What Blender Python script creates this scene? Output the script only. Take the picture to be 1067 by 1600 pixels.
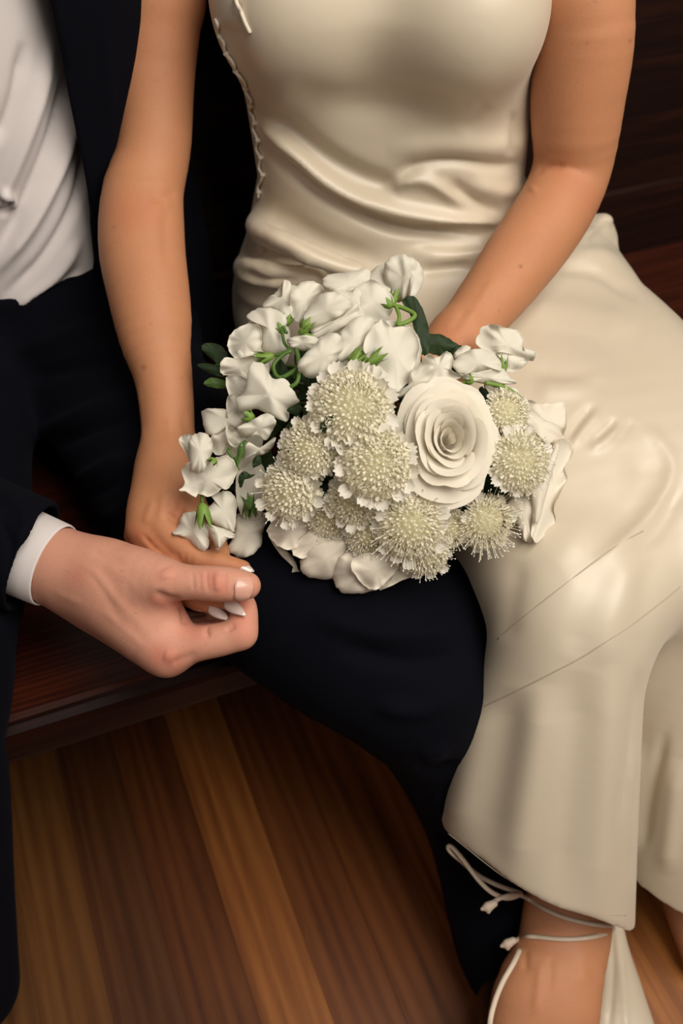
import bpy, bmesh, math, random
import numpy as np
from concurrent.futures import ThreadPoolExecutor
from mathutils import Matrix, Vector, noise as mnoise

for o in list(bpy.data.objects):
    bpy.data.objects.remove(o, do_unlink=True)
scene = bpy.context.scene
COL = scene.collection
random.seed(7)
RNG = np.random.default_rng(7)

# ------------------------------------------------------------------ camera
FPX, PITCH, CAMZ = 1556.0, math.radians(46.0), 1.325
CT, ST = math.cos(PITCH), math.sin(PITCH)
CAM = np.array([0.0, 0.0, CAMZ])
FWD = np.array([0.0, CT, -ST]); UPV = np.array([0.0, ST, CT]); RGT = np.array([1.0, 0.0, 0.0])
cam_data = bpy.data.cameras.new('camera')
cam = bpy.data.objects.new('camera', cam_data); COL.objects.link(cam)
cam.location = CAM
cam.rotation_euler = (math.pi / 2 - PITCH, 0, 0)
cam_data.sensor_fit = 'VERTICAL'; cam_data.sensor_height = 36.0
cam_data.lens = FPX / 1600 * 36.0
cam_data.clip_start = 0.02
cam_data.dof.use_dof = True
cam_data.dof.focus_distance = 0.93
cam_data.dof.aperture_fstop = 4.0
scene.camera = cam

# ------------------------------------------------------------------ world, light, exposure
world = bpy.data.worlds.new('room_light'); scene.world = world
world.use_nodes = True
bg = world.node_tree.nodes['Background']
bg.inputs[0].default_value = (1.0, 0.86, 0.72, 1); bg.inputs[1].default_value = 0.03

def area_light(name, loc, target, size, power, color, size_y=None):
    d = bpy.data.lights.new(name, 'AREA'); d.energy = power; d.color = color
    d.shape = 'RECTANGLE'; d.size = size; d.size_y = size_y or size
    o = bpy.data.objects.new(name, d); COL.objects.link(o)
    o.location = loc
    o.rotation_euler = (Vector(target) - Vector(loc)).to_track_quat('-Z', 'Y').to_euler()
    return o
area_light('window_and_fill_light', (1.05, 0.0, 2.6), (0.15, 0.85, 0.55), 1.7, 74, (1.0, 0.92, 0.82), 1.7)
area_light('window_and_fill_light', (-0.7, -1.0, 2.4), (0.0, 0.9, 0.7), 1.4, 8, (1.0, 0.86, 0.76), 1.4)  # weak fill lamp added at the front left, not a window
vs = scene.view_settings
vs.view_transform = 'Standard'; vs.look = 'None'; vs.gamma = 1.0; vs.exposure = 0.0
vs.use_curve_mapping = False

# ------------------------------------------------------------------ coordinate helpers
def P(u, v, d):
    """room point seen towards (u, v) of the photograph at distance d along the viewing axis"""
    return CAM + d * (FWD + (u - 533.5) / FPX * RGT - (v - 800.0) / FPX * UPV)
def PZ(u, v, z):
    """the same, at height z above the floor"""
    r = FWD + (u - 533.5) / FPX * RGT - (v - 800.0) / FPX * UPV
    return CAM + r * ((z - CAMZ) / r[2])
def proj(V):
    q = V - CAM
    d = q @ FWD
    return 533.5 + FPX * (q @ RGT) / d, 800.0 - FPX * (q @ UPV) / d, d

# ------------------------------------------------------------------ objects
def set_props(o, label=None, cat=None, group=None, kind=None):
    if label: o['label'] = label
    if cat: o['category'] = cat
    if group: o['group'] = group
    if kind: o['kind'] = kind
    return o
def empty(name, loc, label=None, cat=None, parent=None):
    o = bpy.data.objects.new(name, None); COL.objects.link(o)
    o.location = loc; o.empty_display_size = 0.05
    if parent: attach(o, parent)
    return set_props(o, label, cat)
def world_of(o):
    m = o.matrix_basis.copy()
    if o.parent: m = world_of(o.parent) @ o.matrix_parent_inverse @ m
    return m
def attach(o, parent):
    o.parent = parent
    o.matrix_parent_inverse = world_of(parent).inverted()
def mesh_obj(name, V, F, mat, parent=None, smooth=True, attrs=None, sub=0):
    me = bpy.data.meshes.new(name)
    V = np.asarray(V, dtype=float)
    if isinstance(F, np.ndarray):
        n = F.shape[1]
        me.vertices.add(len(V)); me.vertices.foreach_set('co', V.ravel())
        me.loops.add(F.size); me.loops.foreach_set('vertex_index', F.ravel().astype(np.int32))
        me.polygons.add(len(F)); me.polygons.foreach_set('loop_start', np.arange(0, F.size, n, dtype=np.int32))
        me.update(calc_edges=True)
    else:
        me.from_pydata([tuple(p) for p in V], [], [tuple(f) for f in F])
    if smooth:
        me.polygons.foreach_set('use_smooth', np.ones(len(me.polygons), dtype=bool))
    if attrs:
        for an, av in attrs.items():
            a = me.attributes.new(an, 'FLOAT', 'POINT'); a.data.foreach_set('value', np.asarray(av, dtype=np.float32))
    me.materials.append(mat)
    me.update()
    o = bpy.data.objects.new(name, me); COL.objects.link(o)
    if parent: attach(o, parent)
    if sub:
        md = o.modifiers.new('s', 'SUBSURF'); md.levels = sub; md.render_levels = sub
    return o

# ------------------------------------------------------------------ soft solids: primitives, blending, surface extraction
def catmull(pts, n=6):
    pts = np.asarray(pts, dtype=float)
    if len(pts) < 3: return pts
    out = []
    q = np.vstack([2 * pts[0] - pts[1], pts, 2 * pts[-1] - pts[-2]])
    for i in range(1, len(q) - 2):
        p0, p1, p2, p3 = q[i - 1], q[i], q[i + 1], q[i + 2]
        for t in np.linspace(0, 1, n, endpoint=False):
            out.append(.5 * (2 * p1 + (p2 - p0) * t + (2 * p0 - 5 * p1 + 4 * p2 - p3) * t * t + (3 * p1 - p0 - 3 * p2 + p3) * t ** 3))
    out.append(pts[-1])
    return np.array(out)
class Chain:
    """tapered round limb along a smoothed polyline; flat = (axis, factor) squeezes the section along axis"""
    def __init__(self, pts, radii, k=.01, flat=None, n=5):
        a = np.hstack([np.asarray(pts, float), np.asarray(radii, float)[:, None]])
        a = catmull(a, n) if len(a) > 2 else a
        self.p, self.r, self.k, self.flat = a[:, :3], a[:, 3], k, None
        if flat is not None:
            ax = np.asarray(flat[0], float); self.flat = (ax / np.linalg.norm(ax), flat[1])
        self.lo = (self.p - self.r[:, None]).min(0); self.hi = (self.p + self.r[:, None]).max(0)
        if self.flat is not None:
            nx, f = self.flat; self.S = np.eye(3) + (1 / f - 1) * np.outer(nx, nx); self.p = self.p @ self.S
    def ev(self, X):
        if self.flat is not None: X = X @ self.S.astype(X.dtype)
        best = np.full(len(X), 9.0, dtype=X.dtype)
        segs = range(len(self.p) - 1)
        if len(X) > 1 and len(self.p) > 3:
            lo, hi = X.min(0), X.max(0); c = (lo + hi) / 2; R = np.linalg.norm(hi - lo) / 2
            q = 1
            A, Bv = self.p[:-1], self.p[1:]; ab = Bv - A
            t = np.clip(((c - A) * ab).sum(1) / np.maximum((ab * ab).sum(1), 1e-12), 0, 1)
            dc = np.linalg.norm(c - A - t[:, None] * ab, axis=1)
            low = np.maximum(dc - R, 0) - np.maximum(self.r[:-1], self.r[1:]); up = (dc + R) * q - np.minimum(self.r[:-1], self.r[1:])
            segs = np.nonzero(low <= up.min())[0]
        for i in segs:
            a, b = self.p[i].astype(X.dtype), self.p[i + 1].astype(X.dtype)
            ab = b - a; L = ab @ ab
            w = X - a
            t = np.clip(w @ ab / max(L, 1e-12), 0, 1)
            w -= t[:, None] * ab
            l2 = np.einsum('ij,ij->i', w, w)
            best = np.minimum(best, np.sqrt(l2) - (self.r[i] + t * (self.r[i + 1] - self.r[i])))
        return best
class Ell:
    def __init__(self, c, r, k=.02, R=None):
        self.c, self.r, self.k = np.asarray(c, float), np.asarray(r, float), k
        self.R = np.eye(3) if R is None else np.asarray(R, float)
        m = max(self.r); self.lo, self.hi = self.c - m, self.c + m
    def ev(self, X):
        q = (X - self.c) @ self.R.T
        k0 = np.linalg.norm(q / self.r, axis=1); k1 = np.linalg.norm(q / self.r ** 2, axis=1)
        return k0 * (k0 - 1) / np.maximum(k1, 1e-9)
class Loft:
    """stack of ellipses: rows (z, cx, cy, a, b)"""
    def __init__(self, rows, k=.02, e=2.3):
        self.t = np.asarray(sorted(rows), float); self.k, self.e = k, e
        t = self.t
        self.lo = np.array([(t[:, 1] - t[:, 3]).min(), (t[:, 2] - t[:, 4]).min(), t[0, 0]])
        self.hi = np.array([(t[:, 1] + t[:, 3]).max(), (t[:, 2] + t[:, 4]).max(), t[-1, 0]])
    def ev(self, X):
        z = np.clip(X[:, 2], self.t[0, 0], self.t[-1, 0])
        g = [np.interp(z, self.t[:, 0], self.t[:, j]) for j in range(1, 5)]
        q = (np.abs((X[:, 0] - g[0]) / g[2]) ** self.e + np.abs((X[:, 1] - g[1]) / g[3]) ** self.e) ** (1 / self.e)
        side = (q - 1) * np.minimum(g[2], g[3])
        cap = np.abs(X[:, 2] - z)
        return np.where(cap > 0, np.sqrt(np.maximum(side, 0) ** 2 + cap ** 2), side)
def smin(a, b, k):
    h = np.maximum(k - np.abs(a - b), 0) / k
    return np.minimum(a, b) - h * h * k * .25
def field(prims, X, margin):
    F = np.full(len(X), 9., dtype=np.float32)
    for p in prims:
        m = p.k + margin
        s = np.nonzero(np.all((X > (p.lo - m).astype(np.float32)) & (X < (p.hi + m).astype(np.float32)), axis=1))[0]
        if len(s): F[s] = smin(F[s], p.ev(X[s]), p.k)
    return F
def solid(prims, vox, post=None, smooth=2):
    """surface nets over the blended primitives on a sparse grid"""
    L = np.min([p.lo for p in prims], 0) - 3 * vox - .01; H = np.max([p.hi for p in prims], 0) + .01 + 3 * vox
    B = 6; S = 48
    N = (np.ceil((H - L) / vox / S).astype(int) + 1) * S + 4
    g = [np.arange(0, n, S) for n in N]
    blk = np.stack(np.meshgrid(*g, indexing='ij'), -1).reshape(-1, 3)
    q = max([1.] + [1 / p.flat[1] for p in prims if getattr(p, 'flat', None) is not None])
    while True:
        h = (S / 2 + 1) * vox * 1.74
        F = field(prims, (L + (blk + S / 2) * vox).astype(np.float32), h * 1.1)
        blk = blk[(F < h * q + .004) & (F > -h * q - (.012 if post else .004))]
        if S == B: break
        S //= 2
        blk = (blk[:, None, :] + np.array([(i, j, k) for i in (0, S) for j in (0, S) for k in (0, S)])[None]).reshape(-1, 3)
    gid = lambda c: (c[..., 0].astype(np.int64) * N[1] + c[..., 1]) * N[2] + c[..., 2]
    offs = [(0,0,0),(1,0,0),(0,1,0),(1,1,0),(0,0,1),(1,0,1),(0,1,1),(1,1,1)]
    edges = [(0,1),(2,3),(4,5),(6,7),(0,2),(1,3),(4,6),(5,7),(0,4),(1,5),(2,6),(3,7)]
    n = B + 2
    ar = np.arange(-1, B + 1)
    G = np.stack(np.meshgrid(ar, ar, ar, indexing='ij'), -1).reshape(-1, 3)
    def run(bl):
        X = (L + (bl[:, None, :] + G[None]) * vox).reshape(-1, 3).astype(np.float32)
        F = field(prims, X, 3 * vox)
        if post is not None: F = post(X, F)
        F = F.reshape(len(bl), n, n, n)
        C = [F[:, o[0]:n - 1 + o[0], o[1]:n - 1 + o[1], o[2]:n - 1 + o[2]] for o in offs]
        cnt = sum((c < 0).astype(np.int8) for c in C)
        w = np.nonzero((cnt > 0) & (cnt < 8))
        if len(w[0]) == 0: return None
        acc = np.zeros((len(w[0]), 3)); num = np.zeros(len(w[0]))
        cv = [c[w] for c in C]
        for a, b in edges:
            m = (cv[a] < 0) != (cv[b] < 0)
            t = np.where(m, cv[a] / np.where(m, cv[a] - cv[b], 1), 0)[:, None]
            oa, ob = np.array(offs[a], float), np.array(offs[b], float)
            acc += np.where(m[:, None], oa + t * (ob - oa), 0); num += m
        loc = np.stack(w[1:], 1) - 1 + bl[w[0]]
        In = F < 0
        quads = []
        for ax in range(3):
            sl = [slice(None)] + [slice(1, n - 1)] * 3
            A = In[tuple(sl)]
            sl[ax + 1] = slice(2, n)
            e = np.nonzero(A != In[tuple(sl)])
            if len(e[0]) == 0: continue
            fl = A[e]; gg = np.stack(e[1:], 1) + bl[e[0]]
            u, ww = (ax + 1) % 3, (ax + 2) % 3
            cs = []
            for du, dw in ((0, 0), (-1, 0), (-1, -1), (0, -1)):
                c = gg.copy(); c[:, u] += du; c[:, ww] += dw
                cs.append(gid(c))
            qd = np.stack(cs, 1)
            quads.append(np.where(fl[:, None], qd, qd[:, ::-1]))
        return gid(loc), L + (loc + acc / num[:, None]) * vox, (np.concatenate(quads) if quads else np.zeros((0, 4), np.int64))
    parts = [blk[i:i + 96] for i in range(0, len(blk), 96)]
    with ThreadPoolExecutor(4) as ex: res = [r for r in ex.map(run, parts) if r is not None]
    ids = np.concatenate([r[0] for r in res]); pos = np.concatenate([r[1] for r in res]); quads = np.concatenate([r[2] for r in res])
    uid, first = np.unique(ids, return_index=True)
    V = pos[first]
    idx = np.minimum(np.searchsorted(uid, quads), len(uid) - 1)
    Q = idx[np.all(uid[idx] == quads, 1)]
    return relax(V, Q, smooth), Q
def relax(V, Q, it=2, lam=.5):
    E = np.concatenate([Q[:, [0, 1]], Q[:, [1, 2]], Q[:, [2, 3]], Q[:, [3, 0]]])
    deg = np.bincount(E.ravel(), minlength=len(V)).astype(float)
    for s in range(it):
        acc = np.zeros_like(V)
        for c in range(3):
            acc[:, c] = np.bincount(E[:, 0], V[E[:, 1], c], len(V)) + np.bincount(E[:, 1], V[E[:, 0], c], len(V))
        V = V + lam * (acc / np.maximum(deg, 1)[:, None] - V)
    return V
def normals(V, Q):
    n = np.cross(V[Q[:, 2]] - V[Q[:, 0]], V[Q[:, 3]] - V[Q[:, 1]])
    N = np.zeros_like(V)
    for c in range(3):
        for j in range(4): N[:, c] += np.bincount(Q[:, j], n[:, c], len(V))
    return N / np.maximum(np.linalg.norm(N, axis=1), 1e-12)[:, None]
def dist_poly(U, W, pts):
    pts = np.asarray(pts, float)
    if len(pts) > 2: pts = catmull(pts, 5)
    best = np.full(len(U), 1e9); tt = np.zeros(len(U)); n = len(pts) - 1
    for i in range(n):
        a, b = pts[i], pts[i + 1]; ab = b - a
        t = np.clip(((U - a[0]) * ab[0] + (W - a[1]) * ab[1]) / max(ab @ ab, 1e-9), 0, 1)
        d = np.hypot(U - a[0] - t * ab[0], W - a[1] - t * ab[1])
        m = d < best
        best = np.where(m, d, best); tt = np.where(m, (i + t) / n, tt)
    return best, tt
def strokes(V, Q, items, dmax=9.):
    """folds and creases: ridges (+) and furrows (-) along lines on the side that faces the viewer: (line, width, height[, taper])"""
    for it in items:
        pts, w, amp = it[:3]; taper = it[3] if len(it) > 3 else True
        pa = np.asarray(pts, float)
        u, v, d = proj(V)
        near = (u > pa[:, 0].min() - 4 * w) & (u < pa[:, 0].max() + 4 * w) & (v > pa[:, 1].min() - 4 * w) & (v < pa[:, 1].max() + 4 * w) & (d < dmax)
        if not near.any(): continue
        idx = np.nonzero(near)[0]
        N = np.zeros_like(V); Ql = Q[near[Q[:, 0]] | near[Q[:, 2]]]
        fn = np.cross(V[Ql[:, 2]] - V[Ql[:, 0]], V[Ql[:, 3]] - V[Ql[:, 1]])
        for j in range(4): np.add.at(N, Ql[:, j], fn)
        N /= np.maximum(np.linalg.norm(N, axis=1), 1e-12)[:, None]
        view = V[idx] - CAM; view /= np.linalg.norm(view, axis=1)[:, None]
        face = np.clip(-(np.einsum('ij,ij->i', N[idx], view)) * 2.5, 0, 1)
        ds, t = dist_poly(u[idx], v[idx], pts)
        a = amp * np.exp(-(ds / w) ** 2) * face
        if taper: a = a * np.clip(np.sin(np.pi * np.clip(t, .02, .98)) * 1.6, 0, 1)
        V[idx] += N[idx] * a[:, None]
    return V
def tint(V, spots):
    """0..1 mask for local colour of the skin itself: (line, width, strength)"""
    u, v, d = proj(V); m = np.zeros(len(V))
    for pts, w, s in spots:
        ds, t = dist_poly(u, v, pts if len(pts) > 1 else [pts[0], (pts[0][0] + .1, pts[0][1])])
        m = np.maximum(m, s * np.exp(-(ds / w) ** 2))
    return m

def tube(pts, r, seg=8, n=6, flat=1.0, r_end=None):
    """closed tube mesh along a smoothed polyline"""
    p = catmull(np.asarray(pts, float), n)
    m = len(p); T = np.gradient(p, axis=0); T /= np.linalg.norm(T, axis=1)[:, None]
    ref = np.array([0, 0, 1.]) if abs(T[0, 2]) < .9 else np.array([1., 0, 0])
    V, F = [], []
    nrm = np.cross(T[0], ref); nrm /= np.linalg.norm(nrm)
    rr = np.linspace(r, r if r_end is None else r_end, m) if np.isscalar(r) else np.interp(np.linspace(0, 1, m), np.linspace(0, 1, len(r)), r)
    for i in range(m):
        nrm = nrm - T[i] * (nrm @ T[i]); nrm /= np.linalg.norm(nrm)
        bn = np.cross(T[i], nrm)
        for s in range(seg):
            a = 2 * math.pi * s / seg
            V.append(p[i] + rr[i] * (math.cos(a) * nrm + flat * math.sin(a) * bn))
    for i in range(m - 1):
        for s in range(seg):
            F.append((i * seg + s, i * seg + (s + 1) % seg, (i + 1) * seg + (s + 1) % seg, (i + 1) * seg + s))
    F.append(tuple(range(seg))[::-1]); F.append(tuple((m - 1) * seg + s for s in range(seg)))
    return V, F
def box(x0, x1, y0, y1, z0, z1, bev=.003):
    bm = bmesh.new(); bmesh.ops.create_cube(bm, size=1)
    for v in bm.verts:
        v.co = Vector((x0 + (v.co.x + .5) * (x1 - x0), y0 + (v.co.y + .5) * (y1 - y0), z0 + (v.co.z + .5) * (z1 - z0)))
    if bev: bmesh.ops.bevel(bm, geom=bm.edges[:], offset=bev, segments=2, affect='EDGES', profile=.6)
    V = np.array([v.co[:] for v in bm.verts]); F = [[v.index for v in f.verts] for f in bm.faces]
    bm.free(); return V, F

def pieces(V, Q, min_verts=60):
    """connected pieces of a surface"""
    lab = np.arange(len(V))
    while True:
        m = lab[Q].min(1); new = lab.copy()
        for j in range(4): np.minimum.at(new, Q[:, j], m)
        new = new[new]
        if np.array_equal(new, lab): break
        lab = new
    out = []
    for l in np.unique(lab):
        ids = np.nonzero(lab == l)[0]
        if len(ids) < min_verts: continue
        mp = np.full(len(V), -1); mp[ids] = np.arange(len(ids))
        out.append((V[ids], mp[Q[lab[Q[:, 0]] == l]]))
    return sorted(out, key=lambda t: -len(t[0]))

# ------------------------------------------------------------------ materials
def new_mat(name):
    m = bpy.data.materials.new(name); m.use_nodes = True
    nt = m.node_tree
    return m, nt, nt.nodes['Principled BSDF']
def ramp(nt, fac, stops):
    r = nt.nodes.new('ShaderNodeValToRGB')
    e = r.color_ramp.elements
    while len(e) < len(stops): e.new(.5)
    for x, (p, c) in zip(e, stops): x.position = p; x.color = (*c, 1)
    nt.links.new(fac, r.inputs[0]); return r.outputs[0]
def tex_noise(nt, scale, detail=4, rough=.55, vec=None, dist=0):
    n = nt.nodes.new('ShaderNodeTexNoise')
    n.inputs['Scale'].default_value = scale; n.inputs['Detail'].default_value = detail
    n.inputs['Roughness'].default_value = rough; n.inputs['Distortion'].default_value = dist
    if vec is not None: nt.links.new(vec, n.inputs['Vector'])
    return n.outputs['Fac']
def coords(nt, kind='Object', scale=(1, 1, 1), rot=(0, 0, 0), loc=(0, 0, 0)):
    tc = nt.nodes.new('ShaderNodeTexCoord'); mp = nt.nodes.new('ShaderNodeMapping')
    mp.inputs['Scale'].default_value = scale; mp.inputs['Rotation'].default_value = rot; mp.inputs['Location'].default_value = loc
    nt.links.new(tc.outputs[kind], mp.inputs[0]); return mp.outputs[0]
def bump(nt, b, h, strength, dist=.002):
    n = nt.nodes.new('ShaderNodeBump'); n.inputs['Strength'].default_value = strength; n.inputs['Distance'].default_value = dist
    nt.links.new(h, n.inputs['Height']); nt.links.new(n.outputs[0], b.inputs['Normal'])
def mix_col(nt, fac, a, b, mode='MIX'):
    m = nt.nodes.new('ShaderNodeMix'); m.data_type = 'RGBA'; m.blend_type = mode
    for s, val in ((m.inputs[0], fac), (m.inputs[6], a), (m.inputs[7], b)):
        if isinstance(val, bpy.types.NodeSocket): nt.links.new(val, s)
        elif isinstance(val, (int, float)): s.default_value = val
        else: s.default_value = (*val, 1)
    return m.outputs[2]
def attr(nt, name):
    a = nt.nodes.new('ShaderNodeAttribute'); a.attribute_name = name; return a.outputs['Fac']

def skin_mat(name, base, red, dark, sss=.12):
    m, nt, b = new_mat(name)
    v = coords(nt)
    c = mix_col(nt, tex_noise(nt, 28, 5, .6, v), tuple(x * .9 for x in base), tuple(min(1, x * 1.08) for x in base))
    sp = ramp(nt, tex_noise(nt, 260, 3, .6, v), [(.55, (0, 0, 0)), (.75, (1, 1, 1))])
    c = mix_col(nt, mul(nt, sp, .22), c, red)
    c = mix_col(nt, attr(nt, 'red'), c, red)
    c = mix_col(nt, attr(nt, 'mole'), c, dark)
    nt.links.new(c, b.inputs['Base Color'])
    b.inputs['Roughness'].default_value = .52; b.inputs['Specular IOR Level'].default_value = .32
    b.inputs['Subsurface Weight'].default_value = sss; b.inputs['Subsurface Radius'].default_value = (1, .35, .2)
    b.inputs['Subsurface Scale'].default_value = .006
    bump(nt, b, tex_noise(nt, 520, 5, .75, v), .5, .0007)
    return m
def mul(nt, a, k):
    n = nt.nodes.new('ShaderNodeMath'); n.operation = 'MULTIPLY'
    nt.links.new(a, n.inputs[0]); n.inputs[1].default_value = k; return n.outputs[0]
def cloth_mat(name, col, rough, spec=.5, sheen=0., weave=900, wstr=.12, sheen_col=(1, 1, 1), var=.06):
    m, nt, b = new_mat(name)
    v = coords(nt)
    c = mix_col(nt, tex_noise(nt, 9, 4, .55, v), tuple(x * (1 - var) for x in col), tuple(min(1, x * (1 + var)) for x in col))
    c = mix_col(nt, mul(nt, tex_noise(nt, weave, 2, .6, v), .25), c, tuple(x * .7 for x in col))
    nt.links.new(c, b.inputs['Base Color'])
    b.inputs['Roughness'].default_value = rough; b.inputs['Specular IOR Level'].default_value = spec
    b.inputs['Sheen Weight'].default_value = sheen; b.inputs['Sheen Tint'].default_value = (*sheen_col, 1)
    bump(nt, b, tex_noise(nt, weave, 3, .7, v), wstr, .0006)
    return m
def petal_mat(name, inner, outer, rough=.55, sss=.0, trans=.25):
    m, nt, b = new_mat(name)
    v = coords(nt)
    c = mix_col(nt, tex_noise(nt, 60, 3, .5, v), inner, outer)
    nt.links.new(c, b.inputs['Base Color'])
    b.inputs['Roughness'].default_value = rough; b.inputs['Specular IOR Level'].default_value = .25
    b.inputs['Sheen Weight'].default_value = .15
    bump(nt, b, tex_noise(nt, 300, 3, .6, coords(nt, scale=(1, 1, 1))), .12, .0006)
    t = nt.nodes.new('ShaderNodeBsdfTranslucent'); nt.links.new(c, t.inputs[0])
    mx = nt.nodes.new('ShaderNodeMixShader'); mx.inputs[0].default_value = trans
    nt.links.new(b.outputs[0], mx.inputs[1]); nt.links.new(t.outputs[0], mx.inputs[2])
    nt.links.new(mx.outputs[0], nt.nodes['Material Output'].inputs[0])
    return m
def plain_mat(name, col, rough=.5, spec=.5, var=.12, scale=40, coat=0.):
    m, nt, b = new_mat(name)
    c = mix_col(nt, tex_noise(nt, scale, 4, .55, coords(nt)), tuple(x * (1 - var) for x in col), tuple(min(1, x * (1 + var)) for x in col))
    nt.links.new(c, b.inputs['Base Color'])
    b.inputs['Roughness'].default_value = rough; b.inputs['Specular IOR Level'].default_value = spec
    b.inputs['Coat Weight'].default_value = coat
    return m
def wood_mat(name, stops, rough=.4, grain=(3, 60, 60), rot=0., wave=3., coat=.0, seedname=True, spec=.4):
    """long grain along the object's x axis; tone shifts from piece to piece"""
    m, nt, b = new_mat(name)
    oi = nt.nodes.new('ShaderNodeObjectInfo')
    tc = nt.nodes.new('ShaderNodeTexCoord')
    off = nt.nodes.new('ShaderNodeVectorMath'); off.operation = 'MULTIPLY_ADD'
    cmb = nt.nodes.new('ShaderNodeCombineXYZ')
    for i in range(3): nt.links.new(oi.outputs['Random'], cmb.inputs[i])
    nt.links.new(cmb.outputs[0], off.inputs[0]); off.inputs[1].default_value = (13.7, 7.3, 5.1)
    nt.links.new(tc.outputs['Object'], off.inputs[2])
    mp = nt.nodes.new('ShaderNodeMapping'); mp.inputs['Scale'].default_value = grain; mp.inputs['Rotation'].default_value = (0, 0, rot)
    nt.links.new(off.outputs[0], mp.inputs[0])
    fine = tex_noise(nt, 1.0, 6, .65, mp.outputs[0], 1.2)
    w = nt.nodes.new('ShaderNodeTexWave'); w.wave_type = 'BANDS'; w.bands_direction = 'Y'
    mp2 = nt.nodes.new('ShaderNodeMapping'); mp2.inputs['Scale'].default_value = (grain[0] * .32, grain[1] * .35, grain[2] * .35)
    nt.links.new(off.outputs[0], mp2.inputs[0]); nt.links.new(mp2.outputs[0], w.inputs[0])
    w.inputs['Scale'].default_value = wave; w.inputs['Distortion'].default_value = 7; w.inputs['Detail'].default_value = 3
    w.inputs['Detail Scale'].default_value = 1.2
    f = nt.nodes.new('ShaderNodeMath'); f.operation = 'MULTIPLY_ADD'; f.inputs[1].default_value = .16
    nt.links.new(w.outputs['Fac'], f.inputs[0])
    s = mul(nt, fine, .84); nt.links.new(s, f.inputs[2])
    c = ramp(nt, f.outputs[0], stops)
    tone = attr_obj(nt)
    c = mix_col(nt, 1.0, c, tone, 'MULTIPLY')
    nt.links.new(c, b.inputs['Base Color'])
    b.inputs['Roughness'].default_value = rough; b.inputs['Coat Weight'].default_value = coat; b.inputs['Coat Roughness'].default_value = .25
    b.inputs['Specular IOR Level'].default_value = spec
    bump(nt, b, fine, .08, .001)
    return m
def attr_obj(nt):
    """tone of the single board, from its object colour"""
    a = nt.nodes.new('ShaderNodeObjectInfo'); return a.outputs['Color']

M = {}
M['bride_skin'] = skin_mat('bride_skin', (.51, .23, .115), (.47, .125, .06), (.17, .06, .03))
M['groom_skin'] = skin_mat('groom_skin', (.63, .31, .215), (.54, .14, .095), (.25, .09, .06))
M['satin'] = cloth_mat('ivory_satin', (.63, .548, .42), .38, .55, .25, 1300, .15, (1, .95, .88))
M['satin_seam'] = cloth_mat('ivory_seam', (.48, .41, .31), .5, .3, .1, 900, .1)
M['shirt'] = cloth_mat('white_shirt', (.68, .63, .62), .75, .3, .2, 1200, .12)
M['navy'] = cloth_mat('navy_wool', (.0026, .0027, .0054), .9, .07, .015, 800, .3, (.3, .34, .5), .25)
M['nail'] = plain_mat('pearl_nail', (.62, .50, .46), .2, .6, .05, 200, .6)
M['groom_nail'] = plain_mat('bare_nail', (.66, .36, .28), .3, .5, .08, 120, .2)
M['strap'] = plain_mat('cream_leather', (.68, .56, .44), .5, .4, .06, 60)
M['button'] = plain_mat('ivory_loop', (.70, .63, .52), .45, .4, .08, 60)
M['floor'] = wood_mat('oak_floor', [(.22, (.085, .026, .006)), (.44, (.20, .072, .017)), (.60, (.265, .105, .027)), (.80, (.34, .15, .045))], .45, (1.5, 26, 26), 0, 1.6, .0)
M['bench'] = wood_mat('mahogany', [(.2, (.004, .0012, .0008)), (.5, (.013, .0032, .0016)), (.8, (.034, .0085, .0036))], .45, (2.5, 50, 50), 0, 2.4, .08, spec=.28)
M['joint'] = plain_mat('floor_joint', (.035, .014, .006), .8, .2)

# ------------------------------------------------------------------ floor and pew (pew runs at 21.5 degrees to the view)
PHI = math.radians(21.5)
E1 = np.array([math.cos(PHI), math.sin(PHI), 0]); E2 = np.array([-math.sin(PHI), math.cos(PHI), 0])
V, F = box(-1.7, 2.1, -.75, 1.75, -.06, -.016, 0)
floor = mesh_obj('floor', V, F, M['joint'], smooth=False)
floor.rotation_euler.z = PHI
set_props(floor, 'warm brown wooden plank floor under the pew', None, None, 'structure')
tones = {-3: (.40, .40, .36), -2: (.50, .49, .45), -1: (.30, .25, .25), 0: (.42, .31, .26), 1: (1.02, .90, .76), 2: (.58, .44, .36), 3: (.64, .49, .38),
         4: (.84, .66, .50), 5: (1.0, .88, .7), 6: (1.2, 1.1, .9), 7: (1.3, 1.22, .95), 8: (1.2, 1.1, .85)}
W = .0845
for i in range(-19, 24):
    x0 = .054 + (i - 1) * W
    cuts = [-.75, -.75 + random.uniform(.9, 1.6), 1.75] if not -3 <= i <= 9 else [-.75, 1.75 if i != 1 else 1.75]
    for a, b in zip(cuts[:-1], cuts[1:]):
        L = b - a
        V, F = box(-L / 2, L / 2, -W / 2 + .00012, W / 2 - .00012, -.016, 0, .00025)
        o = mesh_obj('plank', V, F, M['floor'], smooth=False)
        c = E1 * (x0 + W / 2) + E2 * ((a + b) / 2)
        o.location = c; o.rotation_euler.z = PHI + math.pi / 2
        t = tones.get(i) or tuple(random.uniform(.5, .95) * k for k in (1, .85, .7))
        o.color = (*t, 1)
        attach(o, floor)

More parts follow.
